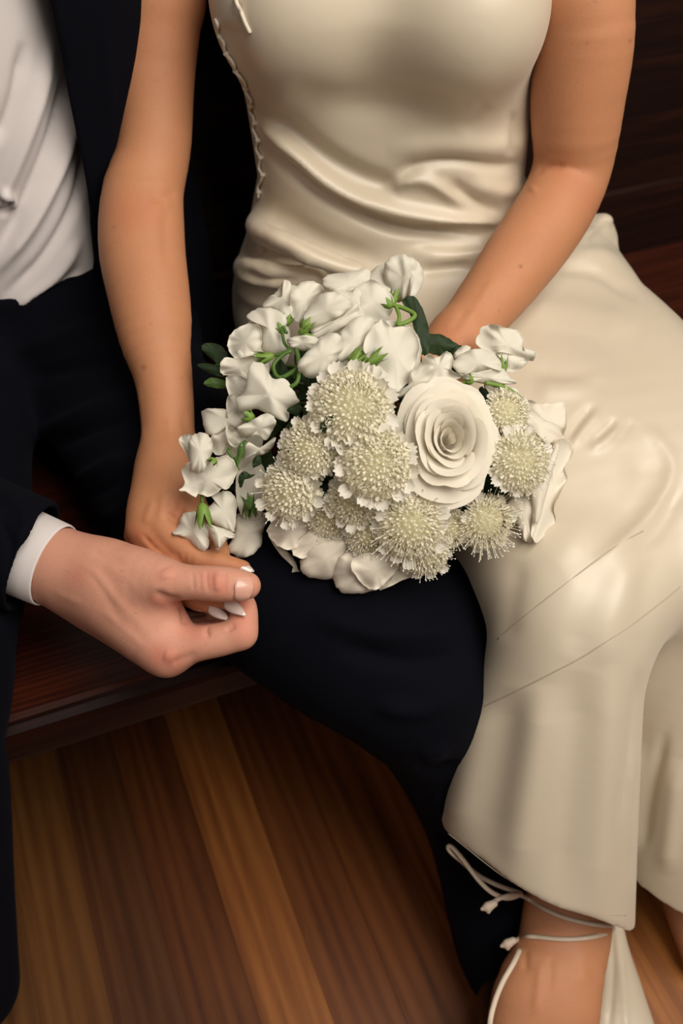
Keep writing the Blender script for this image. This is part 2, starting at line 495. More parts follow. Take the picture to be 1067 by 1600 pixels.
pew = empty('pew', tuple(E1 * .1 + E2 * .85), 'long dark mahogany pew that the couple sit on', 'bench')
def pew_part(name, e0, e1_, f0, f1, z0, z1, bev=.006, tilt=0, col=(1, 1, 1)):
    L, D, H = e1_ - e0, f1 - f0, z1 - z0
    V, F = box(-L / 2, L / 2, -D / 2, D / 2, -H / 2, H / 2, bev)
    o = mesh_obj(name, V, F, M['bench'], smooth=False)
    o.location = E1 * (e0 + e1_) / 2 + E2 * (f0 + f1) / 2 + np.array([0, 0, (z0 + z1) / 2])
    o.rotation_euler = (tilt, 0, PHI); o.color = (*col, 1)
    attach(o, pew); return o
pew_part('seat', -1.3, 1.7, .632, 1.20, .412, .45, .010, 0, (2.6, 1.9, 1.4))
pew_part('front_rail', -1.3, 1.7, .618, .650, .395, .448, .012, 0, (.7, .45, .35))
pew_part('stretcher', -1.28, 1.68, 1.06, 1.10, .10, .18)
for e in (-1.25, 1.62):
    pew_part('leg', e, e + .045, .61, 1.17, 0, .412)
pew_part('bottom_rail', -1.3, 1.7, 1.165, 1.20, .44, .56, .006, math.radians(-7))
for k in range(4):
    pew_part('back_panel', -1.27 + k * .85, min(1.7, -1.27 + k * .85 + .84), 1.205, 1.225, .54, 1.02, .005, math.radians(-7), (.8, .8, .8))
for k in range(4):
    pew_part('stile', -1.3 + k * .85, -1.3 + k * .85 + .05, 1.192, 1.232, .54, 1.02, .006, math.radians(-7))
pew_part('top_rail', -1.32, 1.72, 1.20, 1.27, 1.005, 1.055, .014, math.radians(-7))

# ------------------------------------------------------------------ people
def px_chain(rows, k=.01, flat=None, n=2):
    """rows of (u, v, half width in photo pixels, distance)"""
    return Chain([P(u, v, d) for u, v, r, d in rows], [r * d / FPX for u, v, r, d in rows], k, flat, n)
def m_chain(rows, k=.01, flat=None, n=3):
    """rows of (u, v, d, radius in metres)"""
    return Chain([P(u, v, d) for u, v, d, r in rows], [r for u, v, d, r in rows], k, flat, n)
_pc = {}
def surf(V, u, v, lift=0.):
    """nearest point of a surface seen towards (u, v)"""
    key = (id(V), len(V))
    if key not in _pc: _pc[key] = proj(V)
    a, b, d = _pc[key]
    m = (np.abs(a - u) < 6) & (np.abs(b - v) < 6)
    if not m.any():
        i = np.argmin(np.hypot(a - u, b - v)); return P(u, v, d[i] - lift)
    dm = d[m].min()
    sel = m & (d < dm + .012)
    return P(u, v, np.median(d[sel]) - lift)
def on_surf(V, line, lift=0., n=5):
    p = catmull(np.asarray(line, float), n)
    return [surf(V, a, b, lift) for a, b in p]
def nail_mesh(base, tip, up, width, length_point=.5, thick=.0012, curve=.35, lift=0.):
    """curved nail plate from base to tip, rounded or pointed"""
    base, tip, up = np.asarray(base, float), np.asarray(tip, float), np.asarray(up, float)
    ax = tip - base; L = np.linalg.norm(ax); ax /= L
    up = up - ax * (up @ ax); up /= np.linalg.norm(up); sd = np.cross(ax, up)
    V, F = [], []
    nt, ns = 9, 7
    for i in range(nt):
        t = i / (nt - 1)
        if length_point > 0: wv = (min(1, (t / .18)) ** .5 if t < .18 else 1) * (1 - length_point * max(0, (t - .35) / .65) ** 1.8)
        else: wv = math.sqrt(max(.0, 1 - abs(2 * t - 1) ** 4.5)) * .98 + .02
        wv = max(wv, .06)
        for j in range(ns):
            s = (j / (ns - 1) * 2 - 1)
            V.append(base + ax * L * t + sd * s * wv * width / 2 + up * (lift - curve * width * .5 * (s * wv) ** 2 + .10 * L * math.sin(math.pi * t) * .6))
    n0 = len(V)
    V += [v - up * thick for v in V]
    for i in range(nt - 1):
        for j in range(ns - 1):
            a = i * ns + j
            F.append((a, a + 1, a + ns + 1, a + ns)); F.append((n0 + a, n0 + a + ns, n0 + a + ns + 1, n0 + a + 1))
    ring = [j for j in range(ns)] + [i * ns + ns - 1 for i in range(1, nt)] + [(nt - 1) * ns + j for j in range(ns - 2, -1, -1)] + [i * ns for i in range(nt - 2, 0, -1)]
    for a, b in zip(ring, ring[1:] + ring[:1]): F.append((a, n0 + a, n0 + b, b))
    return V, F
TOCAM = -FWD

# ---- groom ----------------------------------------------------------------
groom = empty('person', (-.42, 1.0, .45), 'seated person in dark navy suit and white shirt, holding the other\'s hand', 'person')
gw = [  # wrist and forearm
    m_chain([(-170, 780, 1.00, .040), (-40, 832, .975, .036), (55, 872, .958, .0305), (95, 893, .952, .029), (135, 905, .95, .030)], .02, (FWD * .8 + UPV * .6, .86)),
    # back of the hand: index and middle metacarpals, deeper ones below
    m_chain([(95, 888, .95, .026), (170, 935, .938, .029), (225, 985, .932, .026), (262, 1018, .930, .0195)], .03),
    m_chain([(100, 895, .97, .025), (170, 945, .965, .027), (250, 1010, .955, .021)], .03),
    m_chain([(105, 895, .985, .022), (170, 945, .985, .024), (245, 1000, .978, .019)], .03),
    # thenar mass and thumb
    m_chain([(110, 880, .945, .022), (165, 888, .93, .0245), (215, 897, .915, .0225), (250, 905, .906, .0185)], .03),
    m_chain([(215, 897, .915, .021), (258, 907, .903, .0185), (300, 910, .896, .0158), (336, 912, .893, .0163), (366, 914, .894, .0152), (386, 915, .897, .0125)], .012),
    # web between thumb and index
    m_chain([(180, 915, .935, .026), (238, 945, .932, .019), (262, 975, .935, .0165)], .03),
    # index finger: knuckle, first phalanx to the right, then turning up
    m_chain([(262, 1018, .930, .0200), (300, 1007, .922, .0170), (345, 999, .918, .0156), (376, 990, .917, .0148)], .014),
    m_chain([(376, 988, .917, .0146), (381, 966, .922, .0134), (377, 942, .932, .0124), (354, 928, .945, .011)], .006),
    # middle, ring and little fingers behind it
    m_chain([(255, 1010, .955, .019), (305, 1000, .952, .0165), (350, 990, .947, .0150), (360, 962, .952, .0135), (335, 945, .962, .0115)], .005),
    m_chain([(250, 1002, .978, .018), (300, 990, .974, .0155), (343, 978, .968, .0140), (346, 955, .974, .0125), (322, 940, .98, .011)], .005),
    m_chain([(240, 990, .998, .016), (285, 978, .995, .0140), (320, 966, .99, .0125), (322, 946, .995, .011), (300, 938, 1.0, .010)], .005),
    # forearm inside the sleeve
    Chain([P(-170, 780, 1.0), (-.60, .82, .74)], [.040, .046], .02),
]
V, Q = solid(gw, .0017, None, smooth=2)
V = strokes(V, Q, [
    ([(238, 925), (262, 936), (285, 942)], 7, -.0030), ([(284, 945), (287, 960), (288, 978)], 5, -.0026),
    ([(322, 978), (323, 988), (326, 996)], 4, -.0022), ([(352, 985), (368, 978)], 4, -.0018),
    ([(325, 890), (323, 905), (327, 930)], 3.2, -.0011), ([(333, 890), (331, 905), (334, 930)], 3, -.0009), ([(346, 892), (349, 905), (345, 930)], 3.2, -.0011),
    ([(352, 893), (354, 905), (352, 930)], 2.6, -.0008), ([(339, 895), (340, 925)], 6, .0012),
    ([(255, 890), (262, 905)], 11, .0018), ([(150, 945), (190, 980), (235, 1020)], 6, .0004), ([(150, 880), (185, 920)], 8, -.0005),
    ([(150, 910), (200, 955), (245, 1003)], 9, .0006), ([(135, 890), (165, 930), (190, 975)], 6, -.0005), ([(265, 1035), (285, 1030), (310, 1020)], 6, -.0012),
    ([(255, 1022), (275, 1028)], 10, .0018), ([(140, 858), (165, 870), (195, 875)], 6, -.0010), ([(118, 872), (150, 898), (178, 932), (205, 968)], 6, .0003), ([(165, 880), (200, 905), (228, 940)], 6, .0002), ([(300, 893), (303, 925)], 3, -.0006), ([(312, 893), (314, 928)], 3, -.0005), ([(360, 896), (362, 932)], 2.6, -.0006), ([(85, 925), (130, 945)], 6, .0005),
])
red = tint(V, [([(330, 905), (345, 915)], 16, .45), ([(270, 1030), (250, 1025)], 20, .5), ([(380, 985), (380, 940)], 16, .4), ([(262, 900)], 14, .25), ([(300, 990)], 24, .25), ([(120, 900)], 18, .3), ([(392, 915)], 12, .35), ([(240, 935), (285, 950)], 10, .35)])
mole = tint(V, [([(190, 892)], 1.6, .6), ([(212, 958)], 1.3, .5)])
g_body = mesh_obj('body', V, Q, M['groom_skin'], groom, attrs={'red': red, 'mole': mole})
GHV = V
tn = nail_mesh(P(366, 916, .8782), P(397, 918, .8865), TOCAM * .93 + UPV * .1 - RGT * .0, .0245, 0, .0012, .5, .0006)
mesh_obj('fingernail', *tn, M['groom_nail'], groom)

# shirt with pulled folds
sh = [Loft([(.60, -.435, 1.085, .165, .118), (.67, -.435, 1.085, .170, .122), (.72, -.437, 1.08, .160, .118), (.80, -.44, 1.085, .158, .118), (.90, -.455, 1.08, .165, .122), (1.0, -.465, 1.085, .170, .125), (1.14, -.45, 1.11, .17, .10)], .03, 2.2),
      Chain([(-.64, 1.02, 1.10), (-.60, 1.10, 1.13), (-.3, 1.14, 1.13)], [.05, .065, .07], .05)]
V, Q = solid(sh, .0035, None, smooth=3)
V = strokes(V, Q, [
    ([(-20, 440), (50, 350), (100, 240), (118, 140)], 10, 0.0101), ([(-10, 400), (40, 310), (85, 200), (105, 110)], 9, -0.0087),
    ([(-20, 350), (20, 270), (60, 160), (80, 60)], 11, 0.0087), ([(0, 470), (70, 400), (120, 310), (135, 220)], 8, -0.0080),
    ([(10, 490), (80, 440), (128, 370)], 10, 0.0087), ([(30, 488), (90, 452), (128, 415)], 6, -0.0058),
    ([(-10, 230), (20, 160), (40, 60)], 10, -0.0072), ([(0, 300), (16, 312), (14, 325)], 7, 0.0087), ([(-5, 330), (12, 330), (22, 315)], 5, -0.0087),
    ([(60, 492), (100, 470), (128, 440)], 6, 0.0058)])
mesh_obj('shirt', V, Q, M['shirt'], groom)
# shirt placket edge
# trousers
hipL, hipR = np.array([-.33, 1.06, .56]), np.array([-.53, 1.06, .56])
kneeL = PZ(645, 1074, .452)
tr = [Chain([hipR + [-.02, .0, .0], hipL + [.03, .0, 0]], [.12, .115], .05), Loft([(.50, -.43, 1.10, .185, .14), (.60, -.43, 1.09, .18, .135), (.675, -.43, 1.09, .176, .129)], .03, 2.2),
      Chain([hipL, PZ(340, 825, .535), PZ(530, 978, .495), kneeL], [.105, .099, .092, .075], .05),
      Chain([kneeL, P(697, 1190, 1.125), P(738, 1300, 1.19), P(770, 1450, 1.235), P(806, 1585, 1.225)], [.070, .058, .053, .052, .052], .03),
      Chain([PZ(545, 965, .495), P(705, 985, 1.105), P(700, 1080, 1.10)], [.085, .072, .066], .05),
      Chain([hipR, PZ(-90, 830, .555), PZ(-125, 1075, .53)], [.105, .092, .074], .05),
      Chain([PZ(-125, 1075, .53), PZ(-92, 1250, .36), PZ(-70, 1400, .22), PZ(-52, 1540, .10)], [.074, .070, .064, .060], .04)]
V, Q = solid(tr, .0055, lambda X, F: np.maximum(F, .05 - X[:, 2]), smooth=3)
V = strokes(V, Q, [
    ([(20, 560), (110, 520), (180, 510)], 14, .010), ([(20, 600), (120, 570), (195, 560)], 12, -.008), ([(30, 720), (120, 680), (210, 640)], 10, -.008), ([(30, 690), (120, 650), (210, 610)], 10, .008),
    ([(60, 780), (140, 740), (215, 700)], 9, .008), ([(90, 800), (160, 765), (220, 730)], 8, -.007), ([(110, 830), (180, 800), (215, 770)], 9, .006),
    ([(480, 960), (600, 990), (720, 985)], 16, .008), ([(520, 1010), (640, 1035), (740, 1020)], 14, -.008), ([(580, 1100), (660, 1110), (720, 1080)], 14, .008),
    ([(650, 1195), (680, 1205), (720, 1190)], 8, -.008), ([(655, 1180), (700, 1170)], 10, .006), ([(670, 1240), (720, 1290)], 14, .006), ([(680, 1300), (730, 1330)], 12, -.006)])
mesh_obj('trousers', V, Q, M['navy'], groom)
# shoes
for (u, v, un, vn) in ((806, 1585, 830, 1720), (-52, 1540, -70, 1700)):
    a = PZ(u, v, .065); tip = a + np.array([0.01 if u > 0 else -.06, -.20, -.03])
    V, Q = solid([Chain([a + [0, .05, -.03], a + [0, 0, .0], a + (tip - a) * .5 + [0, 0, -.012], tip], [.036, .045, .043, .036], .03)], .005, lambda X, F: np.maximum(F, .001 - X[:, 2]), smooth=2)
    mesh_obj('shoe', V, Q, plain_mat('black_leather', (.008, .007, .007), .3, .5) if 'shoe' not in M else M['shoe'], groom)
# jacket: open front, shell around the shirt
jk = [Loft([(.52, -.40, 1.13, .235, .150), (.70, -.40, 1.13, .225, .150), (.90, -.42, 1.13, .235, .155), (1.05, -.43, 1.13, .24, .150), (1.16, -.43, 1.14, .22, .11)], .03, 2.3),
      Chain([(-.225, 1.15, 1.11), (-.165, 1.24, .95), (-.02, 1.27, .86)], [.075, .065, .055], .05),
      Chain([(-.63, 1.13, 1.12), (-.68, 1.04, .96), (-.67, .86, .765)], [.075, .068, .064], .05)]
inner = Loft([(.4, -.435, 1.08, .168, .128), (.67, -.435, 1.08, .170, .130), (.90, -.455, 1.08, .167, .130), (1.3, -.45, 1.10, .17, .12)], .01, 2.2)
c_end = P(44, 866, .958); c_ax = P(95, 889, .952) - P(20, 857, .963); c_ax /= np.linalg.norm(c_ax)
def jk_post(X, F):
    F = np.maximum(F, -inner.ev(X))
    edge = np.interp(X[:, 2], [.5, .66, .80, .95, 1.1], [-.30, -.290, -.276, -.278, -.285])
    open_ = np.maximum(np.maximum(X[:, 0] - edge, X[:, 1] - 1.13), -.62 - X[:, 0])
    F = np.maximum(F, -open_)
    return F
V, Q = solid(jk, .0055, jk_post, smooth=3)
V = strokes(V, Q, [([(160, 0), (175, 200), (165, 400)], 10, .004)])
jp = pieces(V, Q)
jacket = mesh_obj('jacket', *jp[0], M['navy'], groom)
for q in jp[1:]: mesh_obj('jacket_panel', *q, M['navy'], jacket)
sl = Chain([(-.67, .86, .765), P(-170, 782, 1.0), P(-40, 832, .975), P(100, 890, .951)], [.068, .063, .059, .056], .04)
s_ax = c_ax - FWD * (c_ax @ FWD); s_ax /= np.linalg.norm(s_ax); s_end = c_end + s_ax * .006
def sl_post(X, F):
    F0 = F; F = np.maximum(F, (X - s_end) @ s_ax)
    return np.maximum(F, -np.maximum(F0 + .006, -((X - s_end) @ s_ax + .10)))
V, Q = pieces(*solid([sl], .0026, sl_post, smooth=7))[0]
V = strokes(V, Q, [([(0, 765), (40, 805), (30, 860)], 12, .004), ([(-10, 800), (15, 850), (10, 900)], 8, -.003), ([(-30, 780), (0, 830)], 10, .004)])
mesh_obj('jacket_sleeve', V, Q, M['navy'], jacket)
# white cuff: rolled band with thickness, button side hidden
def band(c0, c1, r0, r1, flat_ax, fl, th, seg=40):
    ax = c1 - c0; L = np.linalg.norm(ax); ax /= L
    f = np.array(flat_ax, float); f = f - ax * (f @ ax); f /= np.linalg.norm(f); s = np.cross(ax, f)
    V, F = [], []
    prof = [(0, 0), (.33, .0), (.66, 0), (.96, 0), (1, -.3), (1, -1), (.6, -1), (0, -1)]
    for t, o in prof:
        for i in range(seg):
            a = 2 * math.pi * i / seg
            r = r0 + (r1 - r0) * t + o * th
            V.append(c0 + ax * L * t + r * (s * math.cos(a) + f * fl * math.sin(a)))
    n = len(prof)
    for k in range(n):
        for i in range(seg):
            j = (i + 1) % seg; k2 = (k + 1) % n
            F.append((k * seg + i, k * seg + j, k2 * seg + j, k2 * seg + i))
    return V, F
V, F = band(c_end - c_ax * .02, c_end + c_ax * .030, .0435, .0415, FWD, .90, .0016)
cuff = mesh_obj('cuff', V, F, M['shirt'], groom)

# ---- bride ------------------------------------------------------------------
bride = empty('person', (.08, 1.0, .45), 'seated person in ivory satin dress and strappy sandals, holding the white bouquet', 'person')
kneeR = PZ(880, 915, .545)
bb = [
    # right arm (beside the suit)
    Chain([(-.06, 1.13, 1.15), (-.125, 1.125, 1.09), P(262, -120, 1.03), P(256, -40, 1.035), P(254, 0, 1.04)], [.055, .052, .046, .0435, .0425], .04),
    px_chain([(254, 0, 64, 1.04), (246, 100, 59.5, 1.06), (244, 170, 57, 1.07), (242, 215, 57, 1.075), (236, 255, 57.5, 1.078), (224, 300, 62, 1.077), (221, 350, 66, 1.07), (223, 400, 66.5, 1.06), (231, 450, 64, 1.05), (239, 500, 60, 1.042),
              (244, 538, 53.5, 1.036), (253, 577, 46.5, 1.03), (259, 617, 43, 1.024), (262, 656, 41.5, 1.02), (264, 695, 40.5, 1.013), (264, 725, 41, 1.003)], .008),
    # right hand: back, thenar, fingers
    m_chain([(264, 715, 1.006, .0255), (262, 755, .992, .028), (252, 800, .975, .026), (245, 828, .968, .019)], .02, (FWD, .8)),
    m_chain([(258, 740, 1.0, .024), (238, 790, .985, .022), (226, 825, .978, .0175)], .02),
    m_chain([(275, 735, .995, .022), (285, 780, .975, .021), (297, 805, .965, .016)], .02),
    m_chain([(260, 785, .976, .0185), (254, 816, .964, .0160), (274, 844, .954, .0136), (300, 867, .946, .0118), (318, 875, .943, .0108), (345, 880, .941, .0098), (380, 888, .941, .0078)], .006),
    m_chain([(292, 785, .975, .0150), (318, 812, .968, .0120), (336, 842, .958, .0102), (347, 864, .952, .0080)], .006),
    m_chain([(234, 822, .972, .0165), (252, 862, .958, .0130), (290, 905, .948, .0115), (328, 926, .932, .0096), (356, 941, .9185, .0078)], .005),
    m_chain([(224, 828, .98, .0160), (240, 870, .968, .0125), (275, 915, .958, .011), (310, 936, .940, .0090), (331, 949, .931, .0074)], .005),
    m_chain([(214, 836, .988, .0130), (228, 875, .978, .0115), (262, 918, .968, .010), (294, 936, .953, .0080), (309, 945, .946, .0068)], .005),
    # left arm
    Chain([(.15, 1.13, 1.15), (.225, 1.12, 1.09), P(918, -120, 1.00), P(917, -50, 1.0), P(916, 0, 1.005)], [.055, .053, .050, .047, .0455], .04),
    px_chain([(916, 0, 71, 1.005), (917, 50, 73, 1.02), (911, 100, 74, 1.04), (904, 150, 72, 1.06), (900, 200, 68, 1.08), (897, 245, 62, 1.10), (887, 285, 60, 1.108), (868, 325, 60, 1.10), (840, 368, 60, 1.085),
              (809, 410, 58, 1.066), (776, 455, 53, 1.045), (746, 492, 48, 1.028), (722, 522, 44, 1.014), (706, 545, 42, 1.006)], .008),
    # left hand closed around the stems
    m_chain([(712, 535, 1.01, .0265), (690, 570, 1.0, .029), (662, 605, .99, .027)], .02),
    m_chain([(700, 560, .99, .018), (668, 560, .972, .0125), (640, 575, .962, .0105), (622, 590, .965, .009)], .01),
    m_chain([(668, 600, .985, .014), (640, 598, .972, .010), (622, 612, .972, .009), (628, 632, .985, .008)], .006),
    m_chain([(662, 612, .995, .014), (634, 614, .982, .010), (618, 630, .984, .009), (626, 648, .995, .008)], .006),
    m_chain([(656, 622, 1.005, .013), (632, 630, .995, .010), (618, 645, .998, .0085), (626, 660, 1.006, .008)], .006),
    m_chain([(652, 632, 1.015, .012), (634, 644, 1.007, .009), (622, 658, 1.01, .008), (630, 670, 1.018, .007)], .006),
    # trunk and legs under the dress
    Loft([(.56, .09, 1.11, .15, .09), (.70, .055, 1.11, .125, .085), (.82, .048, 1.11, .115, .078), (.95, .04, 1.11, .125, .082), (1.09, .04, 1.12, .13, .075), (1.18, .04, 1.13, .085, .055)], .05),
    Chain([(.03, 1.10, .565), (.12, .87, .565), kneeR], [.075, .068, .05], .05),
    Chain([(.24, 1.13, .565), (.34, .92, .565), (.40, .70, .545)], [.075, .068, .05], .05),
    Chain([kneeR, P(885, 1180, 1.12), P(887, 1330, 1.165)], [.05, .047, .041], .03),
    Chain([(.40, .70, .545), (.42, .66, .3), (.44, .62, .10)], [.05, .045, .036], .03),
    px_chain([(887, 1330, 56, 1.165), (886, 1400, 62, 1.168), (884, 1450, 66, 1.165), (876, 1495, 71, 1.152), (858, 1550, 82, 1.128), (848, 1600, 86, 1.118), (842, 1680, 78, 1.125), (838, 1740, 62, 1.14)], .02, (FWD * .9 - UPV * .25, .62)),
    Chain([P(886, 1440, 1.17), P(886, 1490, 1.23), P(884, 1520, 1.26)], [.040, .035, .027], .03),
    Chain([(.44, .62, .10), (.45, .53, .05), (.455, .47, .035)], [.036, .034, .026], .03),
]
V, Q = solid(bb, .0025, None, smooth=2)
V = strokes(V, Q, [
    ([(238, 282), (240, 302), (248, 318)], 9, -.0016), ([(246, 318), (258, 306), (278, 300)], 7, -.0016), ([(262, 320), (258, 360), (262, 420)], 9, -.0016), 
    ([(215, 600), (218, 650), (222, 690)], 5, .0012), ([(285, 640), (290, 670), (296, 690)], 6, -.0014), ([(262, 650), (268, 690)], 6, .0010),
    ([(835, 272), (850, 262), (868, 262), (885, 258)], 4.5, -.0022), ([(838, 258), (848, 240)], 6, -.0016), ([(836, 290), (830, 300)], 8, .0015), ([(730, 505), (752, 470), (775, 430)], 8, .0014), ([(705, 520), (730, 480)], 6, -.0010),
    ([(258, 800), (272, 812), (280, 822)], 4, -.0022), ([(288, 790), (282, 812), (300, 842)], 3.6, -.0034), ([(222, 835), (240, 855), (262, 872)], 3.4, -.0024), ([(240, 780), (225, 820)], 6, .0012), ([(262, 870), (285, 880)], 6, .0016), ([(300, 868), (296, 885)], 3, -.0010), ([(275, 862), (283, 880)], 2.6, -.0008), ([(288, 862), (290, 884)], 2.6, -.0008),
    ([(256, 770), (250, 815)], 6, .0012), ([(275, 775), (272, 805)], 5, -.0012),
    ([(845, 1500), (842, 1540), (836, 1590)], 8, .0016), ([(862, 1490), (858, 1550)], 6, -.0012), ([(905, 1480), (915, 1540)], 12, .0016), ([(820, 1480), (822, 1520)], 6, -.0020),
])
red = tint(V, [([(235, 850), (270, 872), (300, 885), (380, 890)], 14, .35), ([(215, 838)], 14, .4), ([(225, 330), (190, 330)], 26, .25), ([(280, 800), (300, 830)], 20, .3), ([(880, 270), (930, 320)], 24, .2), ([(330, 940), (360, 948)], 16, .35), ([(860, 1560)], 40, .15), ([(700, 525)], 24, .25)])
mole = tint(V, [([(813, 416)], 2.6, .8), ([(225, 574)], 3.6, .55), ([(853, 35)], 2.4, .7), ([(917, 67)], 1.8, .45), ([(984, 64)], 2.4, .6), ([(929, 2)], 2.2, .6), ([(178, 355)], 2.4, .45), ([(245, 126)], 2.2, .3), ([(910, 270)], 1.6, .4), ([(285, 590)], 1.6, .4), ([(236, 506)], 1.5, .35), ([(780, 486)], 1.5, .45)])
b_body = mesh_obj('body', V, Q, M['bride_skin'], bride, attrs={'red': red, 'mole': mole})
BBV = V
for (b0, t0, w) in (((339, 855, .9445), (353, 877, .9445), .0100), ((368, 881, .9345), (397, 893, .9365), .0105), ((351, 938, .9115), (384, 962, .9030), .0120), ((326, 946, .9245), (358, 969, .9180), .0115), ((304, 942, .9405), (327, 956, .9380), .0090)):
    mesh_obj('fingernail', *nail_mesh(P(*b0), P(*t0), TOCAM * .85 + UPV * .5, w, .9, .001, .45, .0004), M['nail'], bride)

# dress
hipb = [
    Loft([(.56, .10, 1.10, .205, .135), (.64, .085, 1.10, .200, .130), (.70, .066, 1.10, .178, .118), (.76, .058, 1.10, .156, .108), (.82, .054, 1.10, .157, .103), (.90, .046, 1.105, .158, .099), (.97, .038, 1.10, .158, .104), (1.04, .036, 1.11, .158, .098), (1.12, .036, 1.12, .15, .085)], .05, 2.25),
    Ell((-.045, 1.038, .965), (.074, .074, .078), .06), Ell((.122, 1.030, .962), (.074, .080, .078), .06),
    Chain([(-.035, 1.10, .580), (.10, 1.12, .585), (.25, 1.17, .565)], [.10, .112, .102], .05, None, 10),
    Chain([(.0, 1.06, .575), (.12, .86, .58), kneeR], [.098, .088, .069], .06, None, 9),
    Chain([(.265, 1.12, .565), (.355, .92, .57), (.42, .70, .555)], [.100, .092, .074], .08, None, 9),
    Chain([(.13, 1.04, .575), (.25, .84, .575), PZ(975, 890, .53)], [.10, .09, .070], .08, None, 9),
    # rolls of cloth at the waist side
    px_chain([(397, 352, 12, 1.17), (404, 362, 17, 1.135), (436, 378, 17, 1.108), (500, 400, 14, 1.10), (560, 418, 8, 1.105)], .022),
    px_chain([(380, 418, 13, 1.22), (386, 424, 18, 1.17), (426, 434, 18, 1.14), (490, 438, 12, 1.13)], .022),
    px_chain([(922, 378, 10, 1.30), (942, 346, 11, 1.28), (952, 368, 9, 1.30)], .024),
    # skirt over the near leg and over the far leg
    tubeA := Chain([kneeR, P(888, 1000, 1.000), P(866, 1110, 1.032), P(846, 1230, 1.075), P(838, 1330, 1.112), P(832, 1480, 1.168)], [.071, .0765, .089, .102, .1085, .115], .05, (np.array([0, 1., .35]), .68), 8),
    tubeB := Chain([(.42, .70, .555), P(1085, 1080, 1.13), P(1092, 1250, 1.19), P(1092, 1470, 1.275)], [.075, .088, .098, .104], .035, (np.array([0, 1., .35]), .75), 8),
    # cloth sinking in between the two legs
    Chain([(.32, .70, .53), P(1010, 1080, 1.145), P(1015, 1250, 1.225), P(1018, 1470, 1.32)], [.070, .066, .066, .070], .016, (np.array([0, 1., .35]), .75), 9),
]
hA, hB, hC = P(690, 1291, 1.100), P(986, 1441, 1.140), P(838, 1393, 1.040)
hn = np.cross(hB - hA, hC - hA); hn /= np.linalg.norm(hn); hn = hn if hn[2] < 0 else -hn
hz2 = P(1030, 1391, 1.18)[2]
def dress_post(X, F):
    cav = np.maximum(F + .0095, X[:, 2] - .40)
    F = np.maximum(F, -cav)
    wob = .003 * np.sin(X[:, 0] * 48 + 1.2)
    cutA = (X - hA) @ hn + wob
    cutB = hz2 - X[:, 2] + wob * .5
    low = X[:, 2] < .36
    cut = np.full(len(X), -9., dtype=F.dtype)
    if low.any(): cut[low] = np.where(tubeA.ev(X[low]) < tubeB.ev(X[low]), cutA[low], cutB[low])
    return np.maximum(F, cut)
V, Q = solid(hipb, .0031, dress_post, smooth=10)
